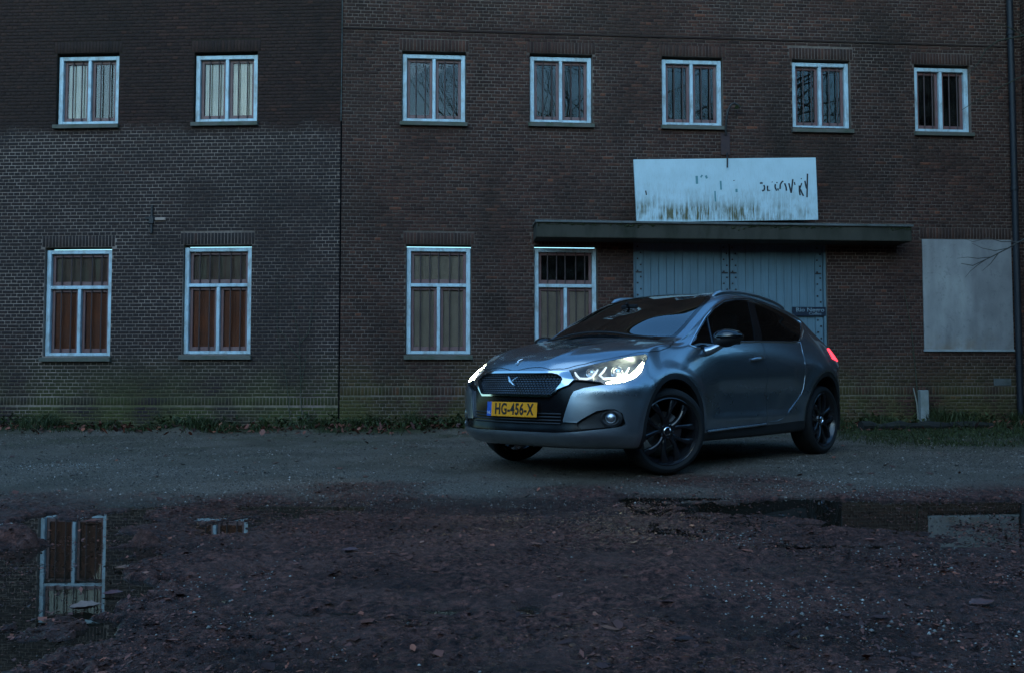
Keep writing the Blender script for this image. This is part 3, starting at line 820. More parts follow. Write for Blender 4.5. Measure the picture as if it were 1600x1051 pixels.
def ground_material():
    m, n, l, p = new_mat('yard_ground')
    P = pos(n); X, Y, Z = sepxyz(n, l, P)
    mud = N(n, 'ShaderNodeAttribute', attribute_name='mud', attribute_type='GEOMETRY').outputs['Fac']
    grs = N(n, 'ShaderNodeAttribute', attribute_name='verge', attribute_type='GEOMETRY').outputs['Fac']
    dp = N(n, 'ShaderNodeAttribute', attribute_name='damp', attribute_type='GEOMETRY').outputs['Fac']
    # compacted grit: grey, speckled with pale and dark grains
    g1 = noise(n, l, P, 95, 3, .7); g2 = noise(n, l, P, 1.3, 5)
    cy = ramp(n, l, g1, [(0.28, (0.0432, 0.0324, 0.0230)), (0.48, (0.1485, 0.1107, 0.0810)), (0.62, (0.2700, 0.2093, 0.1593)), (0.74, (0.5400, 0.4320, 0.3375))])
    cy = mixc(n, l, ramp(n, l, g2, [(0.40, 0.0), (0.66, 0.75)]), cy, (0.0868, 0.0672, 0.0448))
    # mud: dark brown purple, rotted leaf, some grit trodden in
    m1 = noise(n, l, P, 30, 6, .78); m2 = noise(n, l, P, 3.0, 5)
    cm = ramp(n, l, m1, [(0.38, (0.0126, 0.0054, 0.0045)), (0.50, (0.1009, 0.0399, 0.0290)), (0.60, (0.2355, 0.0906, 0.0653)), (0.72, (0.4205, 0.1269, 0.0725))])
    cm = mixc(n, l, ramp(n, l, m2, [(0.46, 0.0), (0.66, 0.6)]), cm, (0.1522, 0.0741, 0.0565))
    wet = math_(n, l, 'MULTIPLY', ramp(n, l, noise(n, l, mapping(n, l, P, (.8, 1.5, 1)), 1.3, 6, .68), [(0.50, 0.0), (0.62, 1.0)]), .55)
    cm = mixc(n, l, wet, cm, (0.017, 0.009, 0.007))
    sp = ramp(n, l, noise(n, l, P, 160, 2, .6), [(0.70, 0.0), (0.76, 1.0)])
    zone = ramp(n, l, noise(n, l, P, 0.9, 4), [(0.42, 0.0), (0.60, 1.0)])
    cm = mixc(n, l, math_(n, l, 'MULTIPLY', sp, zone), cm, (0.34, 0.34, 0.31))
    mossy = math_(n, l, 'MULTIPLY', ramp(n, l, noise(n, l, P, .8, 5, .6), [(0.45, 0.0), (0.65, 1.0)]), maprange(n, l, Y, 7.0, 10.5))
    cy = mixc(n, l, math_(n, l, 'MULTIPLY', mossy, .6), cy, (0.050, 0.050, 0.018))
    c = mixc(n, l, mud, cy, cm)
    gv = ramp(n, l, noise(n, l, P, 30, 4, .7), [(0.3, (0.018, 0.020, 0.008)), (0.55, (0.045, 0.050, 0.017)), (0.75, (0.08, 0.08, 0.03))])
    c = mixc(n, l, grs, c, gv)
    c = mixc(n, l, math_(n, l, 'MULTIPLY', dp, 0.6), c, (0.020, 0.015, 0.013))
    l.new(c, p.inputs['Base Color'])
    ro = mixc(n, l, mud, (0.72, 0.72, 0.72), ramp(n, l, noise(n, l, P, 6, 5), [(0.35, 0.5), (0.6, 0.8)]))
    ro = mixc(n, l, dp, ro, (0.16, 0.16, 0.16))
    l.new(ro, p.inputs['Roughness'])
    p.inputs['Specular IOR Level'].default_value = 0.22
    h = math_(n, l, 'ADD', noise(n, l, P, 70, 5, .7), math_(n, l, 'MULTIPLY', noise(n, l, P, 190, 3, .6), .6))
    bump(n, l, p, h, 1.0, 0.018)
    return m
MAT_GROUND = ground_material()

xs = np.unique(np.concatenate([np.arange(-9.6, -3.2, .04), np.arange(-3.2, 3.6, .0135), np.arange(3.6, 10.4, .04)]))
ys = [1.15]
while ys[-1] < 13.6: ys.append(ys[-1] + max(.009, .0034 * ys[-1]))
ys = np.array(ys)
GX, GY = np.meshgrid(xs, ys)
GZ = ground_z(GX, GY)
GM = mud_mask(GX, GY)
wy = np.where(GX < -2.42, 12.551 + M_L * (GX + 2.42), 12.551 + M_R * (GX + 2.42)); DV = wy - GY
V = np.stack([GX, GY, GZ], -1).reshape(-1, 3)
nx, ny = len(xs), len(ys)
i = np.arange((ny - 1) * (nx - 1)); r0 = i // (nx - 1) * nx + i % (nx - 1)
yard_me = mesh_np('yard', V, np.stack([r0, r0 + 1, r0 + nx + 1, r0 + nx], 1), True)
verge = np.clip((0.55 - DV + .5 * fbm(GX * 1.5, GY * 1.5, 3, 83)) / .25, 0, 1)
verge = np.maximum(verge, np.clip((GX - 3.6) / 1.2, 0, 1) * np.clip((3.4 - DV + 1.6 * fbm(GX * .9, GY * .9, 4, 87)) / 1.0, 0, 1) * .9)
damp = np.clip((WATER_Z + .020 - GZ) / .02, 0, 1)
for nm, arr in (('mud', GM), ('verge', verge), ('damp', damp)):
    a = yard_me.attributes.new(nm, 'FLOAT', 'POINT'); a.data.foreach_set('value', arr.reshape(-1).astype(np.float32))
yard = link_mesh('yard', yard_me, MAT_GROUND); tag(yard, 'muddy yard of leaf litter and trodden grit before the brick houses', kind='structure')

MAT_EARTH = painted('bare_earth', (0.06, 0.05, 0.04), (0.03, 0.035, 0.02), .7, .9, (1, 1, 1), .7)
m = MB(); m.add([(-900, -900, -.42), (900, -900, -.42), (900, 900, -.42), (-900, 900, -.42)], [(0, 1, 2, 3)])
g = m.build('ground', MAT_EARTH); tag(g, kind='structure')
# the same yard runs on behind and beside the camera
m = MB()
m.add([(-60, -60, -.05), (60, -60, -.05), (60, 1.16, -.05), (-60, 1.16, -.05)], [(0, 1, 2, 3)])
m.add([(-60, 1.16, -.05), (-9.55, 1.16, -.05), (-9.55, 14, -.01), (-60, 14, -.01)], [(0, 1, 2, 3)])
m.add([(10.3, 1.16, -.05), (60, 1.16, -.05), (60, 14, -.01), (10.3, 14, -.01)], [(0, 1, 2, 3)])
g = m.build('dirt_lot', MAT_EARTH); tag(g, kind='structure')

def water_material():
    m, n, l, p = new_mat('puddle_water')
    P = pos(n)
    p.inputs['Base Color'].default_value = (0.016, 0.012, 0.008, 1); p.inputs['Roughness'].default_value = 0.015
    p.inputs['IOR'].default_value = 1.33
    b = N(n, 'ShaderNodeBump'); b.inputs['Strength'].default_value = .006; b.inputs['Distance'].default_value = .02
    l.new(noise(n, l, P, 9, 2), b.inputs['Height']); l.new(b.outputs[0], p.inputs['Normal'])
    return m
MAT_WATER = water_material()
for (x0, y0, x1, y1, wz) in ((-3.6, 2.0, -.9, 5.6, WATER_Z), (.7, 4.2, 5.2, 6.0, -.058), (-1.2, 2.7, .5, 3.4, -.064)):
    m = MB(); m.add([(x0, y0, wz), (x1, y0, wz), (x1, y1, wz), (x0, y1, wz)], [(0, 1, 2, 3)])
    tag(m.build('puddle', MAT_WATER), kind='structure')

# ---------------------------------------------------------------- litter
def litter_material(name, stops, rough=.45):
    m, n, l, p = new_mat(name)
    t = N(n, 'ShaderNodeAttribute', attribute_name='tint', attribute_type='GEOMETRY').outputs['Fac']
    c = ramp(n, l, t, stops); l.new(c, p.inputs['Base Color']); p.inputs['Roughness'].default_value = rough; p.inputs['Specular IOR Level'].default_value = 0.28
    return m
MAT_LITTER = litter_material('rotting_leaf', [(0.0, (0.0162, 0.0069, 0.0055)), (0.40, (0.1018, 0.0383, 0.0272)), (0.72, (0.2153, 0.0751, 0.0494)), (0.93, (0.3719, 0.1101, 0.0606)), (1.0, (0.3375, 0.1725, 0.1210))])
MAT_GRIT = litter_material('pale_grit', [(0.0, (0.08, 0.07, 0.06)), (0.6, (0.22, 0.20, 0.175)), (1.0, (0.50, 0.47, 0.42))], .4)
MAT_GRASS = litter_material('damp_grass', [(0.0, (0.014, 0.018, 0.005)), (0.6, (0.034, 0.044, 0.012)), (0.9, (0.058, 0.066, 0.020)), (1.0, (0.13, 0.10, 0.05))], .6)

def scatter_leaves(name, x, y, s, tint, lift, seed, tilt=.45, small=False, mat=None, zs=None):
    r = np.random.default_rng(seed); n = len(x)
    z = (ground_z(x, y) if zs is None else zs) + lift
    th = r.uniform(0, 2*pi, n); ct, st = np.cos(th), np.sin(th)
    tx, ty = r.normal(0, tilt, n), r.normal(0, tilt, n)
    asp = r.uniform(.35, .75, n); curl = r.uniform(-.1, .5, n)
    # 6-point leaf folded on its rib: tip, two shoulders, rib middle, two hips, base
    loc = np.array([(1, 0, .35), (.25, .9, .5), (.2, 0, 0), (.25, -.9, .5), (-.55, .6, .35), (-.55, -.6, .35), (-1, 0, .1)], float)
    A = loc[None, :, 0] * (s / 2)[:, None]; B = loc[None, :, 1] * (s / 2 * asp)[:, None] * (1 + r.uniform(-.35, .35, (n, 7))); Cz = loc[None, :, 2] * (s / 2 * curl)[:, None]
    Xl = A * ct[:, None] - B * st[:, None]; Yl = A * st[:, None] + B * ct[:, None]
    Zl = Cz + Xl * tx[:, None] + Yl * ty[:, None]
    Zl -= Zl.min(1, keepdims=True) * .75
    V = np.stack([x[:, None] + Xl, y[:, None] + Yl, z[:, None] + Zl], -1).reshape(-1, 3)
    f = np.array([(0, 1, 2), (0, 2, 3), (2, 1, 4), (2, 5, 3), (2, 4, 6), (2, 6, 5)])
    if small:
        V = V.reshape(n, 7, 3)[:, [0, 1, 6, 3]].reshape(-1, 3); f = np.array([(0, 1, 2), (0, 2, 3)])
    nv = 4 if small else 7
    F = (f[None] + (np.arange(n) * nv)[:, None, None]).reshape(-1, 3)
    me = mesh_np(name, V, F, False); attr_faces(me, 'tint', np.repeat(tint, len(f)))
    o = link_mesh(name, me, mat or MAT_LITTER); tag(o, kind='stuff'); return o

r = np.random.default_rng(5)
def in_view(x, y, mrg=.25): return np.abs(x) < .585 * y + mrg
def sample(n, y0, y1, pw):
    y = (r.uniform(y0**pw, y1**pw, n)) ** (1 / pw); x = r.uniform(-1, 1, n) * (.585 * y + .25); return x, y
# small rotted bits, thick where the noise says so
x, y = sample(300000, 1.9, 6.9, 1.6)
den = np.clip(.35 + 1.5 * fbm(x * 1.1, y * 1.1, 4, 91), .03, 1) * mud_mask(x, y)
k = r.random(len(x)) < den; x, y = x[k], y[k]
gz = ground_z(x, y); dry = (gz > WATER_Z - .002) | (r.random(len(x)) < .10 + .5 * np.clip(fbm(x * 3, y * 5, 3, 211), 0, 1)); x, y, gz = x[dry], y[dry], gz[dry]
s = np.clip(r.lognormal(-4.75, .5, len(x)), .004, .035)
scatter_leaves('leaf_litter', x, y, s, np.clip(r.beta(1.6, 2.2, len(x)), 0, .97), .001, 101, .22, True, None, np.maximum(gz, np.where(x > .7, -.058, WATER_Z)))
# whole fallen leaves
x, y = sample(750, 2.0, 7.2, 1.5)
k = (r.random(len(x)) < np.clip(.55 + 1.2 * fbm(x * .9, y * .9, 3, 95), .05, 1)) & (mud_mask(x, y) > .3); x, y = x[k], y[k]
dry = ground_z(x, y) > WATER_Z - .02; x, y = x[dry], y[dry]
scatter_leaves('fallen_leaves', x, y, r.uniform(.03, .065, len(x)), r.beta(2.0, 2.2, len(x)), .003, 103, .16)
# leaves blown over the grit and along the wall
x = r.uniform(-8, 8.5, 2200); wy_ = np.where(x < -2.42, 12.551 + M_L * (x + 2.42), 12.551 + M_R * (x + 2.42)); y = wy_ - np.abs(r.normal(.22, .30, 2200)) - .05
k = y < wy_ - .03; scatter_leaves('wall_leaves', x[k], y[k], r.uniform(.03, .09, k.sum()), r.beta(2, 2, k.sum()), .012, 107, .5)
x, y = r.uniform(-7, 8, 500), r.uniform(6.6, 12, 500); scatter_leaves('stray_leaves', x, y, r.uniform(.02, .07, 500), r.beta(1.5, 2.5, 500), .003, 109, .2)

def scatter_grit(name, x, y, s, tint, seed):
    r = np.random.default_rng(seed); n = len(x); z = ground_z(x, y) + s * .15
    base = np.array([(1, 0, 0), (0, 1, 0), (-1, 0, 0), (0, -1, 0), (0, 0, .7), (0, 0, -.5)], float)
    P = base[None] * s[:, None, None] * (.5 + r.uniform(.2, .7, (n, 6, 1)))
    th = r.uniform(0, 6.28, n); c, q = np.cos(th)[:, None], np.sin(th)[:, None]
    V = np.stack([x[:, None] + P[..., 0]*c - P[..., 1]*q, y[:, None] + P[..., 0]*q + P[..., 1]*c, z[:, None] + P[..., 2]], -1).reshape(-1, 3)
    f = np.array([(0, 1, 4), (1, 2, 4), (2, 3, 4), (3, 0, 4), (1, 0, 5), (2, 1, 5), (3, 2, 5), (0, 3, 5)])
    F = (f[None] + (np.arange(n) * 6)[:, None, None]).reshape(-1, 3)
    me = mesh_np(name, V, F); attr_faces(me, 'tint', np.repeat(tint, 8)); o = link_mesh(name, me, MAT_GRIT); tag(o, kind='stuff'); return o
x, y = sample(90000, 1.95, 8.5, 1.5)
den = np.clip(-.30 + 1.7 * fbm(x * .8 + 5, y * .8, 4, 97) + .42 * np.exp(-((x - .55) / .55) ** 2 - ((y - 3.7) / .9) ** 2), .005, .7); k = r.random(len(x)) < den; x, y = x[k], y[k]
k = ground_z(x, y) > WATER_Z; x, y = x[k], y[k]
scatter_grit('pale_grit', x, y, np.clip(r.lognormal(-5.6, .4, len(x)), .0018, .011), r.beta(2, 1.6, len(x)), 111)

# loose grains on the compacted grit
n = 120000
y = r.uniform(5.6 ** .6, 11.9 ** .6, n) ** (1 / .6); x = r.uniform(-1, 1, n) * (.585 * y + .3)
k = r.random(n) < np.clip(.55 + 1.1 * fbm(x * .7, y * .9, 4, 201), .12, 1) * (1 - .75 * mud_mask(x, y)); x, y = x[k], y[k]
n = len(x); s = np.clip(r.lognormal(-5.15, .4, n), .003, .014); z = ground_z(x, y) - .001
th = r.uniform(0, 6.28, n); V = np.empty((n, 5, 3))
for q in range(4):
    rr = s * r.uniform(.6, 1.1, n); V[:, q] = np.stack([x + rr * np.cos(th + q * 1.57), y + rr * np.sin(th + q * 1.57), z], 1)
V[:, 4] = np.stack([x, y, z + s * r.uniform(.5, 1.0, n)], 1)
F = (np.array([(0, 1, 4), (1, 2, 4), (2, 3, 4), (3, 0, 4)])[None] + (np.arange(n) * 5)[:, None, None]).reshape(-1, 3)
MAT_GRAIN = litter_material('yard_grain', [(0.0, (0.022, 0.017, 0.013)), (0.5, (0.105, 0.08, 0.06)), (0.85, (0.24, 0.19, 0.15)), (1.0, (0.46, 0.38, 0.32))], .7)
me = mesh_np('gravel', V.reshape(-1, 3), F); attr_faces(me, 'tint', np.repeat(r.beta(1.5, 2.0, n), 4)); tag(link_mesh('gravel', me, MAT_GRAIN), kind='stuff')

def blades(name, x, y, h, tint, seed, w=.004):
    r = np.random.default_rng(seed); n = len(x); z = ground_z(x, y) - .004
    th = r.uniform(0, 6.28, n); c, s = np.cos(th), np.sin(th); bx, by = r.normal(0, .45, n) * h, r.normal(0, .35, n) * h
    V = np.empty((n, 5, 3)); 
    V[:, 0] = np.stack([x - c*w, y - s*w, z], 1); V[:, 1] = np.stack([x + c*w, y + s*w, z], 1)
    V[:, 2] = np.stack([x + c*w*.7 + bx*.4, y + s*w*.7 + by*.4, z + h*.6], 1); V[:, 3] = np.stack([x - c*w*.7 + bx*.4, y - s*w*.7 + by*.4, z + h*.6], 1)
    V[:, 4] = np.stack([x + bx, y + by, z + h * r.uniform(.75, 1, n)], 1)
    F3 = (np.array([(0, 1, 2), (0, 2, 3), (3, 2, 4)])[None] + (np.arange(n) * 5)[:, None, None]).reshape(-1, 3)
    me = mesh_np(name, V.reshape(-1, 3), F3); attr_faces(me, 'tint', np.repeat(tint, 3)); o = link_mesh(name, me, MAT_GRASS); tag(o, kind='stuff'); return o
n = 44000
x = r.uniform(-8.2, 8.6, n); wy_ = np.where(x < -2.42, 12.551 + M_L * (x + 2.42), 12.551 + M_R * (x + 2.42)); dv = np.abs(r.normal(0, .26, n)) + .03
k = r.random(n) < np.clip(.45 + 1.5 * fbm(x * 1.3, dv * 2, 3, 121), 0, 1); x, dv, wy_ = x[k], dv[k], wy_[k]
hh = r.uniform(.04, .20, len(x)) * (1 + 1.6 * fbm(x * 2.1, dv * 0 + 3, 3, 123))
blades('wall_weeds', x, wy_ - dv, hh, r.beta(2, 2, len(x)), 125, .005)
n = 26000
x = r.uniform(3.4, 9.5, n); y = r.uniform(9.3, 13.1, n)
wy_ = 12.551 + M_R * (x + 2.42); dv = wy_ - y
pr = np.clip((x - 3.6) / 1.2, 0, 1) * np.clip((3.4 - dv + 1.6 * fbm(x * .9, y * .9, 4, 87)) / 1.0, 0, 1)
k = (dv > .03) & (r.random(n) < pr); blades('verge_grass', x[k], y[k], r.uniform(.012, .05, k.sum()), r.beta(2, 2, k.sum()), 127, .005)

# low broad-leaved weeds along the wall foot
n = 9000
x = r.uniform(-8.2, 8.8, n); wy_ = np.where(x < -2.42, 12.551 + M_L * (x + 2.42), 12.551 + M_R * (x + 2.42)); dv = np.abs(r.normal(0, .20, n)) + .03
k = r.random(n) < np.clip(.25 + 1.9 * fbm(x * 1.1, dv * 2 + 7, 3, 221), 0, 1); x, dv, wy_ = x[k], dv[k], wy_[k]
y = wy_ - dv; hz = ground_z(x, y) + r.uniform(.0, .16, len(x)) * np.clip(1 - dv / .5, .1, 1)
scatter_leaves('broadleaf_weeds', x, y, r.uniform(.025, .07, len(x)), r.beta(2, 2, len(x)), .004, 223, .6, False, MAT_GRASS, hz)

# single leaves that stand out
def big_leaf(px, py, size, col, label, rz, curl=.35):
    D = 1400 * (0.718 + .055) / (py - 592.7); x, y = (px - 800) / 1400 * D, D
    z = float(ground_z(np.array([x]), np.array([y]))[0]); z = max(z, WATER_Z) + .006
    m, n, l, p = new_mat('leaf_' + label.split()[0])
    c = mixc(n, l, ramp(n, l, noise(n, l, pos(n), 40, 4), [(0.4, 0.0), (0.7, 1.0)]), col, tuple(v * .45 for v in col)); l.new(c, p.inputs['Base Color']); p.inputs['Roughness'].default_value = .4
    k = 9; V = []; F = []
    for i in range(k + 1):
        t = i / k; w = .34 * sin(pi * min(1, t * 1.04)) ** .8 * (1 - .25 * t) * (1 + .12 * sin(i * 2.4))
        zz = curl * (t - .5) ** 2
        for j, sx in enumerate((-1, -.5, 0, .5, 1)):
            V.append(((t - .5) * size, sx * w * size, size * (zz * .8 + curl * .5 * abs(sx) ** 1.6 * w * 2)))
    for i in range(k):
        for j in range(4): F.append((i*5+j, (i+1)*5+j, (i+1)*5+j+1, i*5+j+1))
    o = link_mesh('leaf', mesh_np('leaf', V, F, True), m, None, (x, y, z)); o.rotation_euler = (.1, -.08, rz)
    tag(o, label, 'leaf')
big_leaf(151, 810, .085, (0.20, 0.055, 0.022), 'orange fallen leaf lying at the far end of the left puddle', .4)
big_leaf(198, 882, .085, (0.21, 0.085, 0.04), 'rusty orange leaf at the right edge of the left puddle', -.5)
big_leaf(142, 943, .105, (0.27, 0.17, 0.13), 'pale beige curled leaf at the near edge of the left puddle', .25, .6)
big_leaf(184, 920, .075, (0.12, 0.035, 0.03), 'dark red leaf on the mud beside the left puddle', .1)
big_leaf(1525, 938, .10, (0.13, 0.045, 0.03), 'reddish brown leaf pair on open mud below the right puddle', 0.2)
big_leaf(550, 860, .085, (0.10, 0.04, 0.035), 'dark brown leaf on bare mud in the middle of the yard', -.2)

# ---------------------------------------------------------------- climbing stems, post, beam
MAT_STEM = simple('grey_green_stem', (0.050, 0.052, 0.030), .8)
def stems(name, label, side, lines, foot_px, rad=.006):
    foot = on_wall(side, *foot_px, .05); foot.z = 0.02
    o = empty(name, foot); tag(o, label, 'plant')
    for pts in lines:
        w = [on_wall(side, px, py, .03 + .012 * math.sin(px + py)) - foot for px, py in pts]
        m = MB(); k = len(w); m.tube(w, [rad * (1 - .6 * i / (k - 1)) for i in range(k)], 6); m.build('stem', MAT_STEM, o)
    return o
stems('climbing_shrub', 'thin leafless climbing shrub on the left house near the seam', 'L',
      [[(472, 655), (470, 620), (469, 580), (468, 530), (462, 505), (458, 480), (457, 445)], [(470, 535), (482, 520), (487, 490), (490, 445)], [(453, 655), (450, 620), (447, 590), (440, 565), (433, 510), (433, 440)],
       [(469, 560), (455, 545), (445, 525), (432, 512)], [(470, 600), (476, 570), (479, 545)]], (468, 660))
stems('wall_creeper', 'single thin bare stem climbing the wall between door and board', 'R',
      [[(1437, 648), (1434, 620), (1431, 585), (1428, 550), (1424, 515), (1418, 480), (1412, 450)], [(1429, 560), (1424, 545)]], (1437, 652), .009)
MAT_STICK = simple('pale_dead_stick', (0.22, 0.21, 0.17), .8)
q = on_wall('R', 1435, 640, .12); m = MB(); m.tube([(0, 0, -q.z + .0), (-.01, .02, .1 ), (-.035, .07, .32)], [.013, .011, .008], 7)
tag(m.build('stick', MAT_STICK, None, q), 'pale dead stick leaning on the wall beside the stub post', 'stick')
q = on_wall('R', 1444, 640, .16)
m = MB(); m.box((-.062, -.05, -q.z - .1), (.058, .05, .29), .008); m.v = [(x - .10 * max(0, z) * .25, y, z) for x, y, z in m.v]
tag(m.build('stub_post', painted('pale_concrete_post', (0.26, 0.27, 0.25), (0.10, 0.12, 0.07), .6, .8, (1, 1, .5), 7), None, q), 'short pale concrete stub post at the wall foot below the board', 'post')
MAT_ROT = painted('rotten_black_timber', (0.014, 0.012, 0.010), (0.03, 0.035, 0.015), .5, .85, (1, 1, 1), 8)
a = on_wall('R', 1345, 656, .55); b = on_wall('R', 1548, 657, .5)
m = MB(); pts = []; rr = []
for i in range(15):
    t = i / 14; pts.append((a.x + (b.x - a.x) * t, a.y + (b.y - a.y) * t + .03 * sin(i * 1.3), .075 + .012 * sin(i * 2.1))); rr.append(.055 + .018 * sin(i * 1.7 + 1))
m.tube(pts, rr, 9); tag(m.build('rotten_beam', MAT_ROT), 'rotten black timber lying along the grass below the plywood board', 'timber')
# ================================================================ the car
# half body as a net of key lines (x forward from the front axle, y to its left, z up), one row per rib
NET=[
# R0
[(.60,0,.22),(.80,0,.225),(.895,0,.30),(.885,0,.42),(.885,0,.56),(.875,0,.70),(.850,0,.795),(.79,0,.866),(.67,0,.922),(.52,0,.958),(.42,0,.975)],
[(.58,.28,.22),(.78,.30,.225),(.87,.31,.30),(.865,.31,.42),(.862,.31,.56),(.845,.30,.70),(.815,.30,.79),(.755,.29,.868),(.60,.23,.942),(.43,.12,.978),(.34,0,.99)],
[(.5,.5,.22),(.72,.53,.225),(.81,.55,.30),(.81,.55,.42),(.80,.545,.56),(.775,.53,.70),(.715,.49,.783),(.645,.46,.885),(.47,.33,.975),(.31,.16,1.0),(.24,0,1.008)],
[(.4,.62,.22),(.59,.69,.225),(.65,.745,.30),(.655,.76,.42),(.655,.76,.56),(.64,.75,.68),(.555,.645,.818),(.47,.58,.925),(.29,.39,.998),(.17,.18,1.022),(.12,0,1.028)],
[(.25,.72,.22),(.44,.815,.225),(.47,.865,.30),(.48,.885,.42),(.475,.893,.56),(.45,.885,.70),(.315,.79,.895),(.24,.70,.965),(.11,.46,1.023),(.06,.2,1.043),(.04,0,1.048)],
[(.1,.75,.23),(.20,.85,.235),(.20,.885,.31),(.20,.903,.43),(.20,.908,.57),(.18,.895,.73),(.07,.79,.942),(.02,.735,.999),(-.05,.50,1.045),(-.02,.22,1.058),(.0,0,1.062)],
[(-.1,.76,.23),(-.10,.85,.24),(-.10,.88,.315),(-.10,.900,.44),(-.10,.907,.58),(-.12,.893,.75),(-.17,.81,.955),(-.22,.755,1.01),(-.27,.70,1.045),(-.14,.30,1.09),(-.10,0,1.10)],
[(-.45,.76,.23),(-.45,.85,.24),(-.45,.875,.31),(-.45,.888,.45),(-.45,.897,.60),(-.46,.885,.78),(-.48,.832,.985),(-.55,.755,1.11),(-.62,.655,1.235),(-.50,.33,1.28),(-.47,0,1.295)],
[(-.90,.76,.23),(-.90,.85,.24),(-.90,.87,.31),(-.90,.880,.45),(-.90,.893,.60),(-.90,.887,.80),(-.92,.842,1.01),(-1.02,.715,1.25),(-1.12,.585,1.44),(-1.0,.32,1.465),(-.97,0,1.477)],
[(-1.4,.76,.23),(-1.4,.85,.24),(-1.4,.87,.31),(-1.4,.88,.45),(-1.4,.895,.60),(-1.4,.892,.83),(-1.42,.84,1.045),(-1.47,.715,1.28),(-1.52,.585,1.475),(-1.55,.32,1.5),(-1.55,0,1.51)],
[(-2.05,.76,.24),(-2.05,.85,.25),(-2.05,.868,.32),(-2.05,.885,.46),(-2.05,.905,.62),(-2.05,.905,.86),(-2.12,.825,1.075),(-2.2,.70,1.25),(-2.28,.56,1.418),(-2.3,.30,1.455),(-2.3,0,1.47)],
[(-2.6,.74,.26),(-2.6,.83,.27),(-2.6,.86,.34),(-2.6,.885,.48),(-2.6,.908,.64),(-2.6,.9,.87),(-2.64,.80,1.05),(-2.68,.70,1.17),(-2.78,.545,1.315),(-2.83,.29,1.38),(-2.85,0,1.40)],
[(-2.95,.68,.30),(-3.0,.78,.30),(-3.02,.795,.36),(-3.03,.81,.5),(-3.03,.815,.66),(-3.03,.815,.86),(-3.0,.74,1.01),(-3.0,.65,1.10),(-2.99,.50,1.19),(-3.0,.27,1.24),(-3.0,0,1.255)],
[(-3.1,.45,.30),(-3.25,.5,.30),(-3.32,.52,.36),(-3.34,.52,.5),(-3.33,.52,.66),(-3.27,.5,.86),(-3.2,.46,.98),(-3.16,.4,1.05),(-3.12,.3,1.11),(-3.09,.15,1.15),(-3.08,0,1.165)],
[(-3.15,0,.30),(-3.3,0,.30),(-3.38,0,.36),(-3.384,0,.5),(-3.37,0,.66),(-3.31,0,.86),(-3.24,0,.97),(-3.20,0,1.03),(-3.17,0,1.08),(-3.14,0,1.11),(-3.12,0,1.13)],
]
def crspline(P, n):
    P = np.asarray(P, float); k = P.shape[0]
    d = np.sqrt(((P[1:] - P[:-1]) ** 2).sum(-1)).reshape(k - 1, -1).mean(1) ** .7
    M = np.zeros_like(P)
    for i in range(1, k - 1):
        h0, h1 = d[i-1], d[i]; s0 = (P[i] - P[i-1]) / h0; s1 = (P[i+1] - P[i]) / h1
        M[i] = (s0 * h1 + s1 * h0) / (h0 + h1)
    M[0] = 1.5 * (P[1] - P[0]) / d[0] - .5 * M[1]; M[-1] = 1.5 * (P[-1] - P[-2]) / d[-1] - .5 * M[-2]
    out = []
    for i in range(k - 1):
        h = d[i]
        for j in range(n[i]):
            s = j / n[i]
            out.append((2*s**3 - 3*s**2 + 1)*P[i] + (s**3 - 2*s**2 + s)*h*M[i] + (-2*s**3 + 3*s**2)*P[i+1] + (s**3 - s**2)*h*M[i+1])
    out.append(P[-1]); return np.array(out)

WF, WR = (0.0, .33), (-2.60, .33)
ARCH_F, ARCH_R = (0.03, .355, .412), (-2.545, .37, .425)
def car_surface():
    A = crspline(np.array(NET), [12, 12, 12, 16, 16, 14, 16, 18, 16, 20, 16, 16, 14, 10])
    A = np.swapaxes(crspline(np.swapaxes(A, 0, 1), [3, 8, 12, 12, 12, 12, 10, 12, 14, 10]), 0, 1)
    x, y, z = A[..., 0].copy(), np.maximum(A[..., 1], 0), A[..., 2].copy()
    side = np.clip((y - .7) / .12, 0, 1)
    # flared wheel arches, hollow door, rear haunch, sill step
    for (cx, cz, R), k in ((ARCH_F, .012), (ARCH_R, .016)):
        rr = np.hypot(x - cx, z - cz); y += side * k * np.exp(-((rr - R - .02) / .055) ** 2)
    door = np.clip((x + 2.15) / .35, 0, 1) * np.clip((-.42 - x) / .25, 0, 1)
    y -= side * door * .020 * np.exp(-((z - .60) / .11) ** 2)
    y += side * door * .012 * np.exp(-((z - .40) / .045) ** 2)
    y += side * .010 * np.exp(-((x + 2.5) / .45) ** 2 - ((z - .86) / .06) ** 2)
    # bonnet creases
    hood = np.clip((x + .05) / .12, 0, 1) * np.clip((z - .83) / .06, 0, 1)
    yc = .30 + .20 * np.clip((.75 - x) / .75, 0, 1)
    z += hood * .007 * np.exp(-((y - yc) / .035) ** 2) - hood * .006 * np.exp(-((y - yc + .12) / .08) ** 2)
    y[0] = 0; y[-1] = 0; y[:, -1] = 0
    return np.stack([x, y, z], -1)
SURF = car_surface()
NI, NJ = SURF.shape[:2]

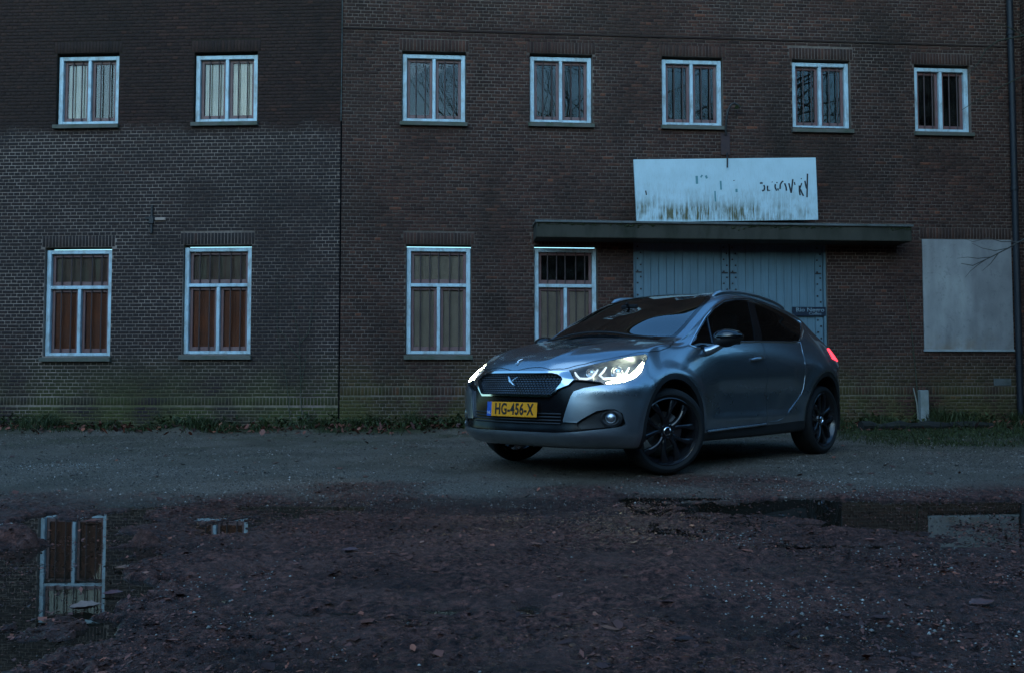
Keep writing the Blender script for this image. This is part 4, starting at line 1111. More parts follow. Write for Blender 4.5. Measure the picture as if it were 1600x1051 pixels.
base_bm = bmesh.new()
_v = [base_bm.verts.new(p) for p in SURF.reshape(-1, 3)]
for i in range(NI - 1):
    for j in range(NJ - 1):
        q = [_v[i*NJ+j], _v[(i+1)*NJ+j], _v[(i+1)*NJ+j+1], _v[i*NJ+j+1]]
        try: base_bm.faces.new(q)
        except ValueError: pass
bmesh.ops.remove_doubles(base_bm, verts=base_bm.verts[:], dist=1e-5)
bmesh.ops.recalc_face_normals(base_bm, faces=base_bm.faces[:])
base_bm.normal_update()
_c = max(base_bm.faces, key=lambda f: f.calc_center_median().y)
if _c.normal.y < 0: bmesh.ops.reverse_faces(base_bm, faces=base_bm.faces[:]); base_bm.normal_update()
base_bm.verts.ensure_lookup_table(); base_bm.faces.ensure_lookup_table(); base_bm.verts.index_update()
B_V = [v.co.copy() for v in base_bm.verts]
B_N = []
for v in base_bm.verts:
    nn = v.normal.copy()
    if v.co.y < 1e-5: nn.y = 0; nn.normalize()
    B_N.append(nn)
B_F = [[v.index for v in f.verts] for f in base_bm.faces]
SKIN = BVHTree.FromPolygons(B_V, B_F)
from mathutils.interpolate import poly_3d_calc
def skin_normal(p):
    loc, nr, idx, d = SKIN.find_nearest(p)
    f = B_F[idx]; w = poly_3d_calc([B_V[i] for i in f], loc)
    n = Vector((0, 0, 0))
    for i, k in zip(f, w): n += B_N[i] * k
    return n.normalized() if n.length > 1e-6 else nr
def from_front(y, z):
    h = SKIN.ray_cast(Vector((3, abs(y), z)), Vector((-1, 0, 0)))[0]; return Vector((h.x, y, z)) if h else None
def from_side(x, z):
    h = SKIN.ray_cast(Vector((x, 3, z)), Vector((0, -1, 0)))[0]; return h
def from_top(x, y):
    h = SKIN.ray_cast(Vector((x, abs(y), 4)), Vector((0, 0, -1)))[0]; return Vector((x, y, h.z)) if h else None

def frame(kind, a=0):
    if kind == 'side': return Vector((1, 0, 0)), Vector((0, 0, 1))
    if kind == 'front': return Vector((0, 1, 0)), Vector((0, 0, 1))
    if kind == 'top': return Vector((1, 0, 0)), Vector((0, 1, 0))
    return Vector((-sin(a), cos(a), 0)), Vector((0, 0, 1))     # looking along the corner, a from straight ahead
def inside(poly, x, y):
    c = False; n = len(poly); j = n - 1
    for i in range(n):
        xi, yi = poly[i]; xj, yj = poly[j]
        if (yi > y) != (yj > y) and x < (xj - xi) * (y - yi) / (yj - yi) + xi: c = not c
        j = i
    return c
def smooth_poly(P, it=2):
    for _ in range(it):
        Q = []
        for i in range(len(P)):
            a, b = P[i], P[(i+1) % len(P)]
            Q += [tuple(.75*p + .25*q for p, q in zip(a, b)), tuple(.25*p + .75*q for p, q in zip(a, b))]
        P = Q
    return P

bm = base_bm
REG = bm.faces.layers.int.new('region')
def cut(poly, fr, region, filt, allowed=(0,)):
    U, Vv = fr
    lo = (min(p[0] for p in poly) - .03, min(p[1] for p in poly) - .03); hi = (max(p[0] for p in poly) + .03, max(p[1] for p in poly) + .03)
    def bb(f):
        us = [v.co.dot(U) for v in f.verts]; vs_ = [v.co.dot(Vv) for v in f.verts]; return min(us), max(us), min(vs_), max(vs_)
    cand = set()
    for f in bm.faces:
        if f[REG] in allowed and filt(f.calc_center_median()):
            b = bb(f)
            if b[1] > lo[0] and b[0] < hi[0] and b[3] > lo[1] and b[2] < hi[1]: cand.add(f)
    n = len(poly)
    for i in range(n):
        a, b = poly[i], poly[(i+1) % n]
        du, dv = b[0] - a[0], b[1] - a[1]
        if abs(du) + abs(dv) < 1e-6: continue
        x0, x1, y0, y1 = min(a[0], b[0]) - .004, max(a[0], b[0]) + .004, min(a[1], b[1]) - .004, max(a[1], b[1]) + .004
        sel = []
        for f in cand:
            q = bb(f)
            if q[1] > x0 and q[0] < x1 and q[3] > y0 and q[2] < y1: sel.append(f)
        if not sel: continue
        geom = set(sel)
        for f in sel: geom.update(f.edges); geom.update(f.verts)
        res = bmesh.ops.bisect_plane(bm, geom=list(geom), dist=2e-5, plane_co=U * a[0] + Vv * a[1], plane_no=(U * -dv + Vv * du).normalized())
        cand = {f for f in cand if f.is_valid}
        cand.update(g for g in res['geom'] if isinstance(g, bmesh.types.BMFace))
    for f in cand:
        if f.is_valid and f[REG] in allowed:
            c = f.calc_center_median()
            if filt(c) and inside(poly, c.dot(U), c.dot(Vv)): f[REG] = region

S, Fr, Tp = frame('side'), frame('front'), frame('top')
def proj2(P, fr): return [(Vector(p).dot(fr[0]), Vector(p).dot(fr[1])) for p in P]
R_GONE, R_CLAD, R_HOOD, R_COWL, R_WS, R_FWIN, R_RWIN, R_PIL, R_FDOOR, R_RDOOR, R_CHROME, R_GRILLE, R_PANEL, R_FOG, R_HEAD, R_TAIL, R_REARWIN, R_SILL, R_WSEAL = range(1, 20)
is_side = lambda c: c.y > .5
# wheel arches
for (cx, cz, R) in (ARCH_F, ARCH_R):
    ring = [(cx + R * cos(2*pi*k/56), cz + R * sin(2*pi*k/56)) for k in range(56)]
    inner = [(cx + (R - .042) * cos(2*pi*k/56), cz + (R - .042) * sin(2*pi*k/56)) for k in range(56)]
    cut(ring, S, R_CLAD, lambda c: c.y > .6)
    cut(inner, S, R_GONE, lambda c: c.y > .6, (R_CLAD,))
for f in bm.faces:
    c = f.calc_center_median()
    for (cx, cz, R) in (ARCH_F, ARCH_R):
        if .5 < c.y <= .86 and c.z < .262 and f.normal.z < -.3 and abs(c.x - cx) < R - .06: f[REG] = R_GONE
# bonnet, cowl, windscreen
hood_edge = [(1.1, -.1), (1.1, .05), (.853, .05), (.806, .325), (.759, .409), (.732, .442), (.649, .525), (.517, .623), (.382, .72), (.236, .794), (.108, .793), (-.069, .788), (-.205, .735), (-.237, .70), (-.17, .62), (-.06, .45), (-.01, .25), (.012, 0), (.012, -.1)]
hood_edge[0:3] = [(.858, -.1), (.858, .0)]
cut(hood_edge, Tp, R_HOOD, lambda c: c.z > .785 and c.x > -.3)
cut([(.012, -.1), (.012, 0), (-.01, .25), (-.06, .45), (-.17, .62), (-.237, .70), (-.262, .695), (-.215, .60), (-.115, .44), (-.065, .25), (-.045, 0), (-.045, -.1)], Tp, R_COWL, lambda c: c.z > .9)
ws_out = [(-.045, -.1), (-.045, 0), (-.065, .25), (-.115, .44), (-.215, .60), (-.285, .690), (-.451, .682), (-.626, .655), (-.818, .617), (-1.0, .580), (-1.065, .545), (-1.05, .40), (-1.015, .20), (-1.0, 0), (-1.0, -.1)]
cut(ws_out, Tp, R_WSEAL, lambda c: c.z > 1.0)
ws_in = [(-.085, -.1), (-.085, 0), (-.105, .25), (-.155, .43), (-.245, .575), (-.31, .652), (-.46, .648), (-.63, .621), (-.82, .583), (-.985, .547), (-1.025, .51), (-1.015, .39), (-.985, .20), (-.97, 0), (-.97, -.1)]
cut(ws_in, Tp, R_WS, lambda c: c.z > 1.0, (R_WSEAL,))
# side glass
DLO = [(-.316, .989), (-.399, .968), (-.62, 1.0), (-1.092, 1.037), (-1.422, 1.05), (-2.036, 1.065), (-2.15, 1.072), (-2.225, 1.098), (-2.42, 1.18), (-2.575, 1.270), (-2.56, 1.285), (-2.364, 1.349), (-2.045, 1.417), (-1.672, 1.458), (-1.344, 1.439), (-1.139, 1.404), (-.936, 1.335), (-.723, 1.232), (-.459, 1.073)]
def inset(P, d):
    cx_, n = 0, len(P); Q = []
    area = sum(P[i][0]*P[(i+1) % n][1] - P[(i+1) % n][0]*P[i][1] for i in range(n))
    sg = 1 if area > 0 else -1
    for i in range(n):
        a, b, c = Vector(P[i-1]), Vector(P[i]), Vector(P[(i+1) % n])
        e1 = (b - a).normalized(); e2 = (c - b).normalized()
        n1 = Vector((-e1.y, e1.x)) * sg; n2 = Vector((-e2.y, e2.x)) * sg
        m = (n1 + n2); k = d / max(.35, (1 + n1.dot(n2)) / 2) / 2
        Q.append(tuple(b + m * k))
    return Q
GL = inset(DLO, .012)
gl_f = lambda c: c.y > .5 and c.z > .95
cut(GL, S, R_PIL, gl_f)
fwin = [(-.30, .90), (-1.285, .90), (-1.305, 1.05), (-1.44, 1.25), (-1.585, 1.47), (-.30, 1.60)]
rwin = [(-1.43, .90), (-1.447, 1.067), (-1.575, 1.26), (-1.70, 1.48), (-2.9, 1.48), (-2.9, .90)]
cut(fwin, S, R_FWIN, gl_f, (R_PIL,)); cut(rwin, S, R_RWIN, gl_f, (R_PIL,))
# doors
fdoor = [(-.410, .318), (-.385, .55), (-.375, .69), (-.40, .875), (-.407, .955), (-.405, .975), (-.62, 1.004), (-1.092, 1.041), (-1.415, 1.053), (-1.424, .947), (-1.414, .789), (-1.418, .504), (-1.408, .345)]
rdoor = [(-1.412, .345), (-1.422, .504), (-1.418, .789), (-1.428, .947), (-1.419, 1.053), (-2.036, 1.069), (-2.15, 1.076), (-2.205, 1.092), (-2.142, .986), (-2.108, .871), (-2.095, .734), (-2.075, .63), (-2.045, .585), (-1.979, .53), (-1.812, .427), (-1.69, .365), (-1.60, .348)]
cut(fdoor, S, R_FDOOR, lambda c: c.y > .6); cut(rdoor, S, R_RDOOR, lambda c: c.y > .6)
cut([(-.30, .20), (-.30, .295), (-1.6, .325), (-2.25, .345), (-2.25, .20)], S, R_SILL, lambda c: c.y > .72)
# front face
chrome = [(-.1, .787), (0, .787), (.328, .783), (.452, .783), (.521, .718), (.494, .682), (.423, .652), (.352, .589), (.044, .592), (0, .592), (-.1, .592)]
grille = [(-.1, .768), (0, .768), (.23, .767), (.342, .768), (.388, .758), (.42, .741), (.440, .722), (.433, .692), (.399, .648), (.365, .612), (.335, .606), (.043, .609), (0, .609), (-.1, .609)]
panel_ = [(-.1, .591), (0, .591), (.353, .588), (.424, .654), (.496, .682), (.523, .717), (.572, .717), (.691, .701), (.717, .684), (.603, .662), (.536, .636), (.518, .60), (.495, .518), (.470, .425), (.472, .412), (.571, .409), (.614, .443), (.689, .493), (.75, .506), (.788, .506), (.823, .478), (.836, .402), (.82, .386), (.768, .373), (.577, .347), (.415, .334), (.06, .336), (0, .336), (-.1, .336)]
ff = lambda c: c.x > .3
cut(chrome, Fr, R_CHROME, ff); cut(grille, Fr, R_GRILLE, ff, (R_CHROME,)); cut(panel_, Fr, R_PANEL, ff)
fogp = [(.575, .412), (.614, .440), (.689, .488), (.75, .50), (.785, .500), (.816, .475), (.828, .404), (.815, .392), (.768, .380), (.60, .366), (.575, .385)]
cut(fogp, Fr, R_FOG, ff, (R_PANEL,))
OB = frame('ob', radians(50))
head3 = [(.74, .449, .787), (.656, .531, .817), (.527, .631, .852), (.393, .729, .888), (.262, .797, .909), (.262, .815, .89), (.285, .822, .872), (.343, .836, .830), (.41, .853, .775), (.492, .842, .722), (.585, .787, .690), (.668, .714, .682), (.690, .657, .708), (.766, .538, .706)]
HEAD = proj2(head3, OB)
cut(HEAD, OB, R_HEAD, lambda c: c.x > .15 and c.y > .4 and c.z > .6)
OR_ = frame('ob', radians(140))
tail3 = [(-2.80, .87, .925), (-2.86, .80, 1.03), (-3.0, .75, 1.03), (-3.14, .58, 1.0), (-3.20, .50, .93), (-3.10, .72, .90), (-2.95, .83, .90)]
cut(proj2(tail3, OR_), OR_, R_TAIL, lambda c: c.x < -2.6 and c.y > .35)
cut([(-.1, 1.36), (0, 1.36), (.35, 1.335), (.47, 1.27), (.50, 1.13), (.40, 1.09), (0, 1.08), (-.1, 1.08)], Fr, R_REARWIN, lambda c: c.x < -2.7)

def carve(regions):
    regions = regions if hasattr(regions, '__len__') else (regions,)
    return [f for f in bm.faces if f[REG] in regions]

def panel_mesh(name, faces, gap=.0018, rim=.014, recess=0.0, mirror=True, subdiv=False):
    """cut faces -> (verts, faces, loop normals); the outer border is drawn in by half a gap and turned inwards as a rim"""
    idx = {}; co = []; no = []; fs = []
    for f in faces:
        for v in f.verts:
            if v not in idx:
                idx[v] = len(co); n = skin_normal(v.co); p = v.co.copy()
                if p.y < 1e-4: n.y = 0; n.normalize()
                co.append(p - n * recess); no.append(n)
        fs.append([idx[v] for v in f.verts])
    fset = set(faces); bord = []
    for f in faces:
        vs_ = list(f.verts)
        for i in range(len(vs_)):
            a, b = vs_[i], vs_[(i+1) % len(vs_)]
            e = bm.edges.get((a, b))
            if sum(1 for g in e.link_faces if g in fset) == 1 and not (a.co.y < 1e-4 and b.co.y < 1e-4):
                bord.append((idx[a], idx[b], f))
    move = {}
    for a, b, f in bord:
        e = co[b] - co[a]; inn = f.normal.cross(e)
        if inn.length < 1e-9: continue
        inn.normalize()
        for q in (a, b): move.setdefault(q, []).append(inn)
    for q, L in move.items():
        m = Vector((0, 0, 0))
        for v in L: m += v
        if m.length > 1e-6:
            m.normalize()
            if co[q].y < 1e-4: m.y = 0
            co[q] = co[q] + m * gap
    nv = len(co); nrm_loops = [[no[i] for i in f] for f in fs]
    if rim:
        dup_ = {}
        for a, b, f in bord:
            for q in (a, b):
                if q not in dup_: dup_[q] = len(co); co.append(co[q] - no[q] * rim); no.append(no[q])
            quad = [b, a, dup_[a], dup_[b]]
            p0, p1, p2 = co[quad[0]], co[quad[1]], co[quad[2]]
            fn = (p1 - p0).cross(p2 - p0)
            if fn.length < 1e-12: continue
            fn.normalize(); fs.append(quad); nrm_loops.append([fn] * 4)
    return co, no, fs, nrm_loops

def emit(name, data, mat, parent, mirror='both'):
    """mirror 'both': one mesh over the centre line; 'left' / 'right': one side only"""
    co, no, fs, nl = data
    V, F, L = [], [], []
    if mirror in ('both', 'left'):
        V += [tuple(p) for p in co]; F += [tuple(f) for f in fs]; L += [list(x) for x in nl]
    if mirror in ('both', 'right'):
        b = len(V); mp = {}
        for i, p in enumerate(co):
            if mirror == 'both' and p.y < 1e-4: mp[i] = i
            else: mp[i] = len(V); V.append((p.x, -p.y, p.z))
        for f, n in zip(fs, nl):
            F.append(tuple(mp[i] for i in reversed(f))); L.append([Vector((q.x, -q.y, q.z)) for q in reversed(n)])
    me = bpy.data.meshes.new(name); me.from_pydata(V, [], F)
    me.polygons.foreach_set('use_smooth', np.ones(len(F), bool)); me.update()
    if len(me.polygons) == len(F):
        me.normals_split_custom_set([tuple(n) for lp in L for n in lp])
    return link_mesh(name, me, mat, parent)

# ---------------------------------------------------------------- car materials
def paint_material():
    m, n, l, p = new_mat('grey_metallic_paint')
    P = n.new('ShaderNodeTexCoord').outputs['Object']
    fl = noise(n, l, P, 900, 1)
    c = mixc(n, l, ramp(n, l, fl, [(0.35, 0.0), (0.65, 1.0)]), (0.27, 0.325, 0.37), (0.345, 0.40, 0.445))
    x, y, z = sepxyz(n, l, P)
    # road film on the lower body
    d = math_(n, l, 'MULTIPLY', maprange(n, l, z, .75, .25), ramp(n, l, noise(n, l, P, 5, 5), [(0.35, 0.2), (0.65, 1.0)]))
    c = mixc(n, l, math_(n, l, 'MULTIPLY', d, .35, True), c, (0.10, 0.09, 0.08))
    l.new(c, p.inputs['Base Color']); p.inputs['Metallic'].default_value = .9
    r = math_(n, l, 'ADD', math_(n, l, 'MULTIPLY', d, .25), .24); l.new(r, p.inputs['Roughness'])
    p.inputs['Coat Weight'].default_value = 1.0; p.inputs['Coat Roughness'].default_value = .035
    drops = ramp(n, l, noise(n, l, P, 150, 2), [(0.62, 0.0), (0.70, 1.0)])
    b = N(n, 'ShaderNodeBump'); b.inputs['Strength'].default_value = .12; b.inputs['Distance'].default_value = .002
    l.new(drops, b.inputs['Height']); l.new(b.outputs[0], p.inputs['Coat Normal'])
    return m
MAT_PAINT = paint_material()
MAT_GLOSSBLK = simple('gloss_black', (0.006, 0.006, 0.007), .12, coat=.6)
MAT_PANELBLK = simple('black_bumper_plastic', (0.005, 0.005, 0.006), .22, spec=.22)
MAT_SATINBLK = simple('satin_black_plastic', (0.014, 0.014, 0.015), .5)
MAT_TYRE = simple('tyre_rubber', (0.012, 0.012, 0.012), .75, spec=.3)
MAT_RIM = simple('gloss_black_alloy', (0.010, 0.010, 0.012), .25, coat=.35)
MAT_CHROME = simple('chrome', (0.78, 0.80, 0.82), .10, 1.0)
MAT_EDGE = simple('painted_edge', (0.30, 0.34, 0.38), .25, .8, coat=1.0)
MAT_SATIN = simple('satin_aluminium', (0.55, 0.57, 0.60), .28, 1.0)
MAT_DKCHROME = simple('dark_chrome', (0.22, 0.23, 0.25), .18, 1.0)
MAT_LAMPBOWL = simple('lamp_bowl', (0.30, 0.32, 0.34), .32, 1.0)
MAT_DISC = simple('brake_disc', (0.22, 0.21, 0.20), .4, 1.0)
MAT_CARGLASS = glass_thin('car_glass', (0.60, 0.66, 0.64), 1.7)
MAT_SCREEN = glass_thin('coated_windscreen_glass', (0.60, 0.66, 0.64), 2.8)
MAT_DARKGLASS = glass_thin('tinted_glass', (0.10, 0.115, 0.115), 1.6)
MAT_LENS = glass_thin('lamp_lens', (0.92, 0.94, 0.95), 1.45)
MAT_LED = simple('lit_lamp', (0.9, 0.9, 0.85), .4, emis=(1.0, 1.0, 0.70), estr=16.0)
MAT_LEDDIM = simple('dimmer_lamp', (0.8, 0.85, 0.9), .3, emis=(0.85, 0.95, 1.0), estr=.30)
MAT_TAIL = simple('lit_red_lamp', (0.5, 0.01, 0.01), .3, emis=(1.0, 0.03, 0.05), estr=1.6)
MAT_TRIM = simple('cabin_trim', (0.012, 0.012, 0.013), .8, spec=.2)
MAT_SEAT = simple('dark_seat_cloth', (0.022, 0.022, 0.024), .85, spec=.2)
MAT_YELLOW = painted('yellow_plate', (0.95, 0.36, 0.010), (0.6, 0.24, 0.02), .15, .4, (1, 1, 1), 20)
MAT_EUBLUE = simple('blue_plate_band', (0.02, 0.10, 0.42), .4)
MAT_INK = simple('black_plate_ink', (0.01, 0.01, 0.01), .5)

# ---------------------------------------------------------------- assembly
car = empty('parked_car', (0.61, 7.449, 0.0), -2.338)
tag(car, 'grey metallic hatchback with lit headlights parked on the wet yard before the blue door', 'car')

emit('body', panel_mesh('body', carve(0), .0015, .028), MAT_PAINT, car)
emit('bonnet', panel_mesh('bonnet', carve(R_HOOD), .0045, .022), MAT_PAINT, car)
emit('cowl', panel_mesh('cowl', carve(R_COWL), .001, .0, .010), MAT_SATINBLK, car)
emit('windscreen', panel_mesh('windscreen', carve(R_WS), 0, 0, .002), MAT_SCREEN, car)
emit('windscreen_seal', panel_mesh('windscreen_seal', carve(R_WSEAL), 0, .006, .002), MAT_GLOSSBLK, car)
emit('rear_window', panel_mesh('rear_window', carve(R_REARWIN), .002, 0, .003), MAT_DARKGLASS, car)
doors = {}
for sd in ('left', 'right'):
    for lo_, hi_ in ((-1.3, 9), (-9, -1.3)):
        emit('wheel_arch_trim', panel_mesh('t', [f for f in carve(R_CLAD) if lo_ < f.calc_center_median().x < hi_], 0, .03), MAT_SATINBLK, car, sd)
    emit('sill_trim', panel_mesh('t', carve(R_SILL), .001, .02), MAT_SATINBLK, car, sd)
    doors[sd] = emit('front_door', panel_mesh('t', carve(R_FDOOR), .0022, .022), MAT_PAINT, car, sd)
    doors[sd + 'r'] = emit('rear_door', panel_mesh('t', carve(R_RDOOR), .0022, .022), MAT_PAINT, car, sd)
    emit('side_window', panel_mesh('t', carve(R_FWIN), 0, 0, .003), MAT_CARGLASS, car, sd)
    emit('side_window', panel_mesh('t', carve(R_RWIN), 0, 0, .003), MAT_DARKGLASS, car, sd)
    emit('door_pillar', panel_mesh('t', carve(R_PIL), 0, .004, .001), MAT_GLOSSBLK, car, sd)
    emit('tail_light', panel_mesh('t', carve(R_TAIL), .002, .01, -.006), MAT_TAIL, car, sd)
    emit('fog_light_pocket', panel_mesh('t', carve(R_FOG), 0, -.018, .038), MAT_SATINBLK, car, sd)
emit('grille_surround', panel_mesh('t', carve(R_CHROME), .001, .016, -.005), MAT_CHROME, car)
gr = emit('grille', panel_mesh('t', carve(R_GRILLE), 0, -.026, .026), MAT_SATINBLK, car)
emit('bumper_panel', panel_mesh('t', carve(R_PANEL), .001, .02, .020), MAT_PANELBLK, car)

def off(p, d):                       # point d metres outside the skin
    p = Vector(p); q = Vector((p.x, abs(p.y), p.z)); n = skin_normal(q)
    loc = SKIN.find_nearest(q)[0]; q = loc + n * d
    return Vector((q.x, q.y if p.y >= 0 else -q.y, q.z))
def mir(pts): return [Vector((p.x, -p.y, p.z)) for p in pts]

# headlights
for sd, sg in (('left', 1), ('right', -1)):
    hl = emit('headlight', panel_mesh('t', carve(R_HEAD), .002, -.0, .055), MAT_LAMPBOWL, car, sd)
    d = panel_mesh('t', carve(R_HEAD), .002, .058, 0); d = (d[0], d[1], d[2][len(carve(R_HEAD)):], d[3][len(carve(R_HEAD)):])
    emit('housing', d, MAT_LAMPBOWL, hl, sd)
    emit('lens', panel_mesh('t', carve(R_HEAD), .0015, 0, 0), MAT_LENS, hl, sd)
    def T(name, pts, rad, depth, mat, flat=1.0, n=10):
        q = [off(p, -depth) for p in pts]
        if sg < 0: q = mir(q)
        m = MB(); m.tube(q, rad, n); m.build(name, mat, hl)
    T('led_strip', [(.645, .722, .697), (.60, .765, .708), (.549, .805, .724), (.48, .836, .752), (.417, .842, .785), (.373, .834, .818), (.338, .825, .845)], [.006, .011, .015, .019, .021, .016, .008], .006, MAT_LED)
    for pts in ([(.715, .484, .785), (.724, .508, .764), (.730, .541, .742), (.703, .589, .742), (.672, .611, .752), (.627, .609, .785), (.60, .609, .808)],
                [(.544, .644, .824), (.584, .646, .795), (.625, .646, .768), (.628, .684, .744), (.581, .738, .746), (.521, .785, .757), (.478, .781, .79), (.442, .775, .822)]):
        T('light_guide', pts, [.006] + [.009] * (len(pts) - 2) + [.006], .022, MAT_LEDDIM)
    for c, rad in (((.640, .575, .785), .034), ((.520, .725, .795), .044)):
        q = off(c, -.034)
        ax = Vector((.93, .30, .05)).normalized(); ax.y *= 1
        ring = MB(); a = 32
        prof = [(rad, -.012), (rad * 1.08, .0), (rad, .012), (rad * .9, .006), (rad * .86, -.014), (0.0, -.016)]
        ring.lathe(prof, 28, 'x')
        R = Vector((1, 0, 0)).rotation_difference(ax).to_matrix()
        ring.v = [tuple(R @ Vector(v) + q) for v in ring.v]
        if sg < 0: ring.v = [(x, -y, z) for x, y, z in ring.v]
        ring.build('reflector', MAT_CHROME, hl)
        ball = MB(); ball.lathe([(rad * .86 * cos(t), rad * .5 * sin(t)) for t in [i * pi / 2 / 8 for i in range(9)]], 24, 'x'); ball.v = [tuple(R @ (Vector(v) - Vector((.008, 0, 0))) + q) for v in ball.v]
        if sg < 0: ball.v = [(x, -y, z) for x, y, z in ball.v]
        ball.build('projector', MAT_CHROME, hl)
    # the lamp's dipped beam on the yard
    ld = bpy.data.lights.new('dipped_beam', 'SPOT'); ld.energy = 4; ld.spot_size = radians(70); ld.spot_blend = .8; ld.shadow_soft_size = .04; ld.color = (1.0, .93, .70)
    lo = bpy.data.objects.new('dipped_beam', ld); COL.objects.link(lo); lo.parent = car; lo.location = (.80, sg * .68, .74); lo.rotation_euler = Vector((1, 0, -.16)).to_track_quat("-Z", "Y").to_euler()
    # fog lamp in its pocket
    q = Vector((.640, .757, .444)); ax = Vector((.85, .50, .0)).normalized(); R = Vector((1, 0, 0)).rotation_difference(ax).to_matrix()
    fl = empty('fog_light', (0, 0, 0), 0, car)
    for nm, prof, mt in (('bezel', [(.072, -.03), (.066, -.004), (.050, .004), (.040, -.002), (.040, -.02)], MAT_SATINBLK), ('rim', [(.040, -.006), (.040, .006), (.034, .006), (.034, -.006)], MAT_CHROME), ('bulb_glass', [(.034, .002), (.026, .010), (.012, .013), (0, .014)], MAT_LEDDIM)):
        m = MB(); m.lathe(prof, 28, 'x'); m.v = [tuple(R @ Vector((v[0], v[1] * (1.25 if nm == 'bezel' else 1), v[2])) + q) for v in m.v]
        if sg < 0: m.v = [(x, -y, z) for x, y, z in m.v]
        m.build(nm, mt if nm != 'bulb_glass' else MAT_SATIN, fl)

# grille texture: fine slats with rows of small studs
m = MB()
for k in range(9):
    z = .620 + k * .0172
    pts = []
    for t in np.linspace(-1, 1, 33):
        w = .375 + .055 * max(0, 1 - abs(z - .715) / .11); y = t * w; p = from_front(y, z)
        pts.append(Vector((p.x - .022, y, z)))
    m.tube(pts, .0028, 5)
m.build('slat', MAT_DKCHROME, gr)
m = MB()
for k in range(9):
    z = .6115 + k * .0172
    w = .365 + .055 * max(0, 1 - abs(z - .715) / .11)
    nst = 30
    for i in range(nst):
        y = -w + 2 * w * (i + (.5 if k % 2 else 0)) / nst
        if abs(y) > w: continue
        p = from_front(y, z)
        x = p.x - .016; a, b = .0085, .0065
        m.add([(x - .006, y - a, z), (x - .006, y, z - b), (x - .006, y + a, z), (x - .006, y, z + b), (x + .004, y, z)], [(0, 1, 4), (1, 2, 4), (2, 3, 4), (3, 0, 4)])
m.build('stud', MAT_DKCHROME, gr)
# emblems
def emblem(name, strokes, parent, mat, k_=.82):
    m = MB(); zz_ = [p[2] for pts, _ in strokes for p in pts]; zc_ = (max(zz_) + min(zz_)) / 2
    for pts, rads in strokes: m.tube([off((p[0], p[1] * k_, zc_ + (p[2] - zc_) * k_), .010) for p in pts], [q * k_ for q in rads], 8)
    return m.build(name, mat, parent)
emblem('emblem', [([(.866, -.050, .750), (.869, -.034, .735), (.875, -.008, .700), (.876, .02, .678), (.877, .050, .664)], [.004, .011, .007, .008, .003]),
                  ([(.865, .075, .746), (.869, .042, .731), (.873, .016, .712), (.875, -.006, .694)], [.002, .005, .007, .006]),
                  ([(.868, -.040, .722), (.872, -.026, .706), (.875, -.010, .694)], [.003, .009, .005])], car, MAT_CHROME)
emblem('bonnet_emblem', [([(.829, -.014, .830), (.823, .0, .836), (.812, .018, .846)], [.003, .006, .003]), ([(.808, -.006, .852), (.795, .012, .862), (.783, .036, .871)], [.003, .006, .002]), ([(.822, .0, .838), (.806, .006, .853)], [.004, .004])], car, MAT_CHROME)
# lower intake bars on the black panel
for z in (.40, .422, .446, .470):
    pts = []
    for t in np.linspace(-1, 1, 31):
        y = t * .445; p = from_front(y, z); pts.append(Vector((p.x - .014, y, z)))
    m = MB(); m.tube(pts, .006, 6); m.build('intake_bar', MAT_SATINBLK, car)

# number plate
pl = empty('number_plate', (.884, 0, .495), 0, car); pl.rotation_euler = (0, radians(-4), 0)
m = MB(); m.box((-.006, -.26, -.055), (.004, .26, .055), .003); m.build('plate', MAT_YELLOW, pl)
m = MB(); m.box((.002, -.26, -.0545), (.0048, -.212, .0545), .001); m.build('country_band', MAT_EUBLUE, pl)
ROT_FRONT = (pi / 2, 0, pi / 2)
text_mesh('lettering', 'HG-456-X', .118, MAT_INK, pl, (.0050, .026, -.001), ROT_FRONT, .0012, .74, .0030, space=1.08)
text_mesh('country_letters', 'NL', .034, simple('white_plate_ink', (.7, .7, .7)), pl, (.0056, -.236, -.028), ROT_FRONT, .0004, .9)

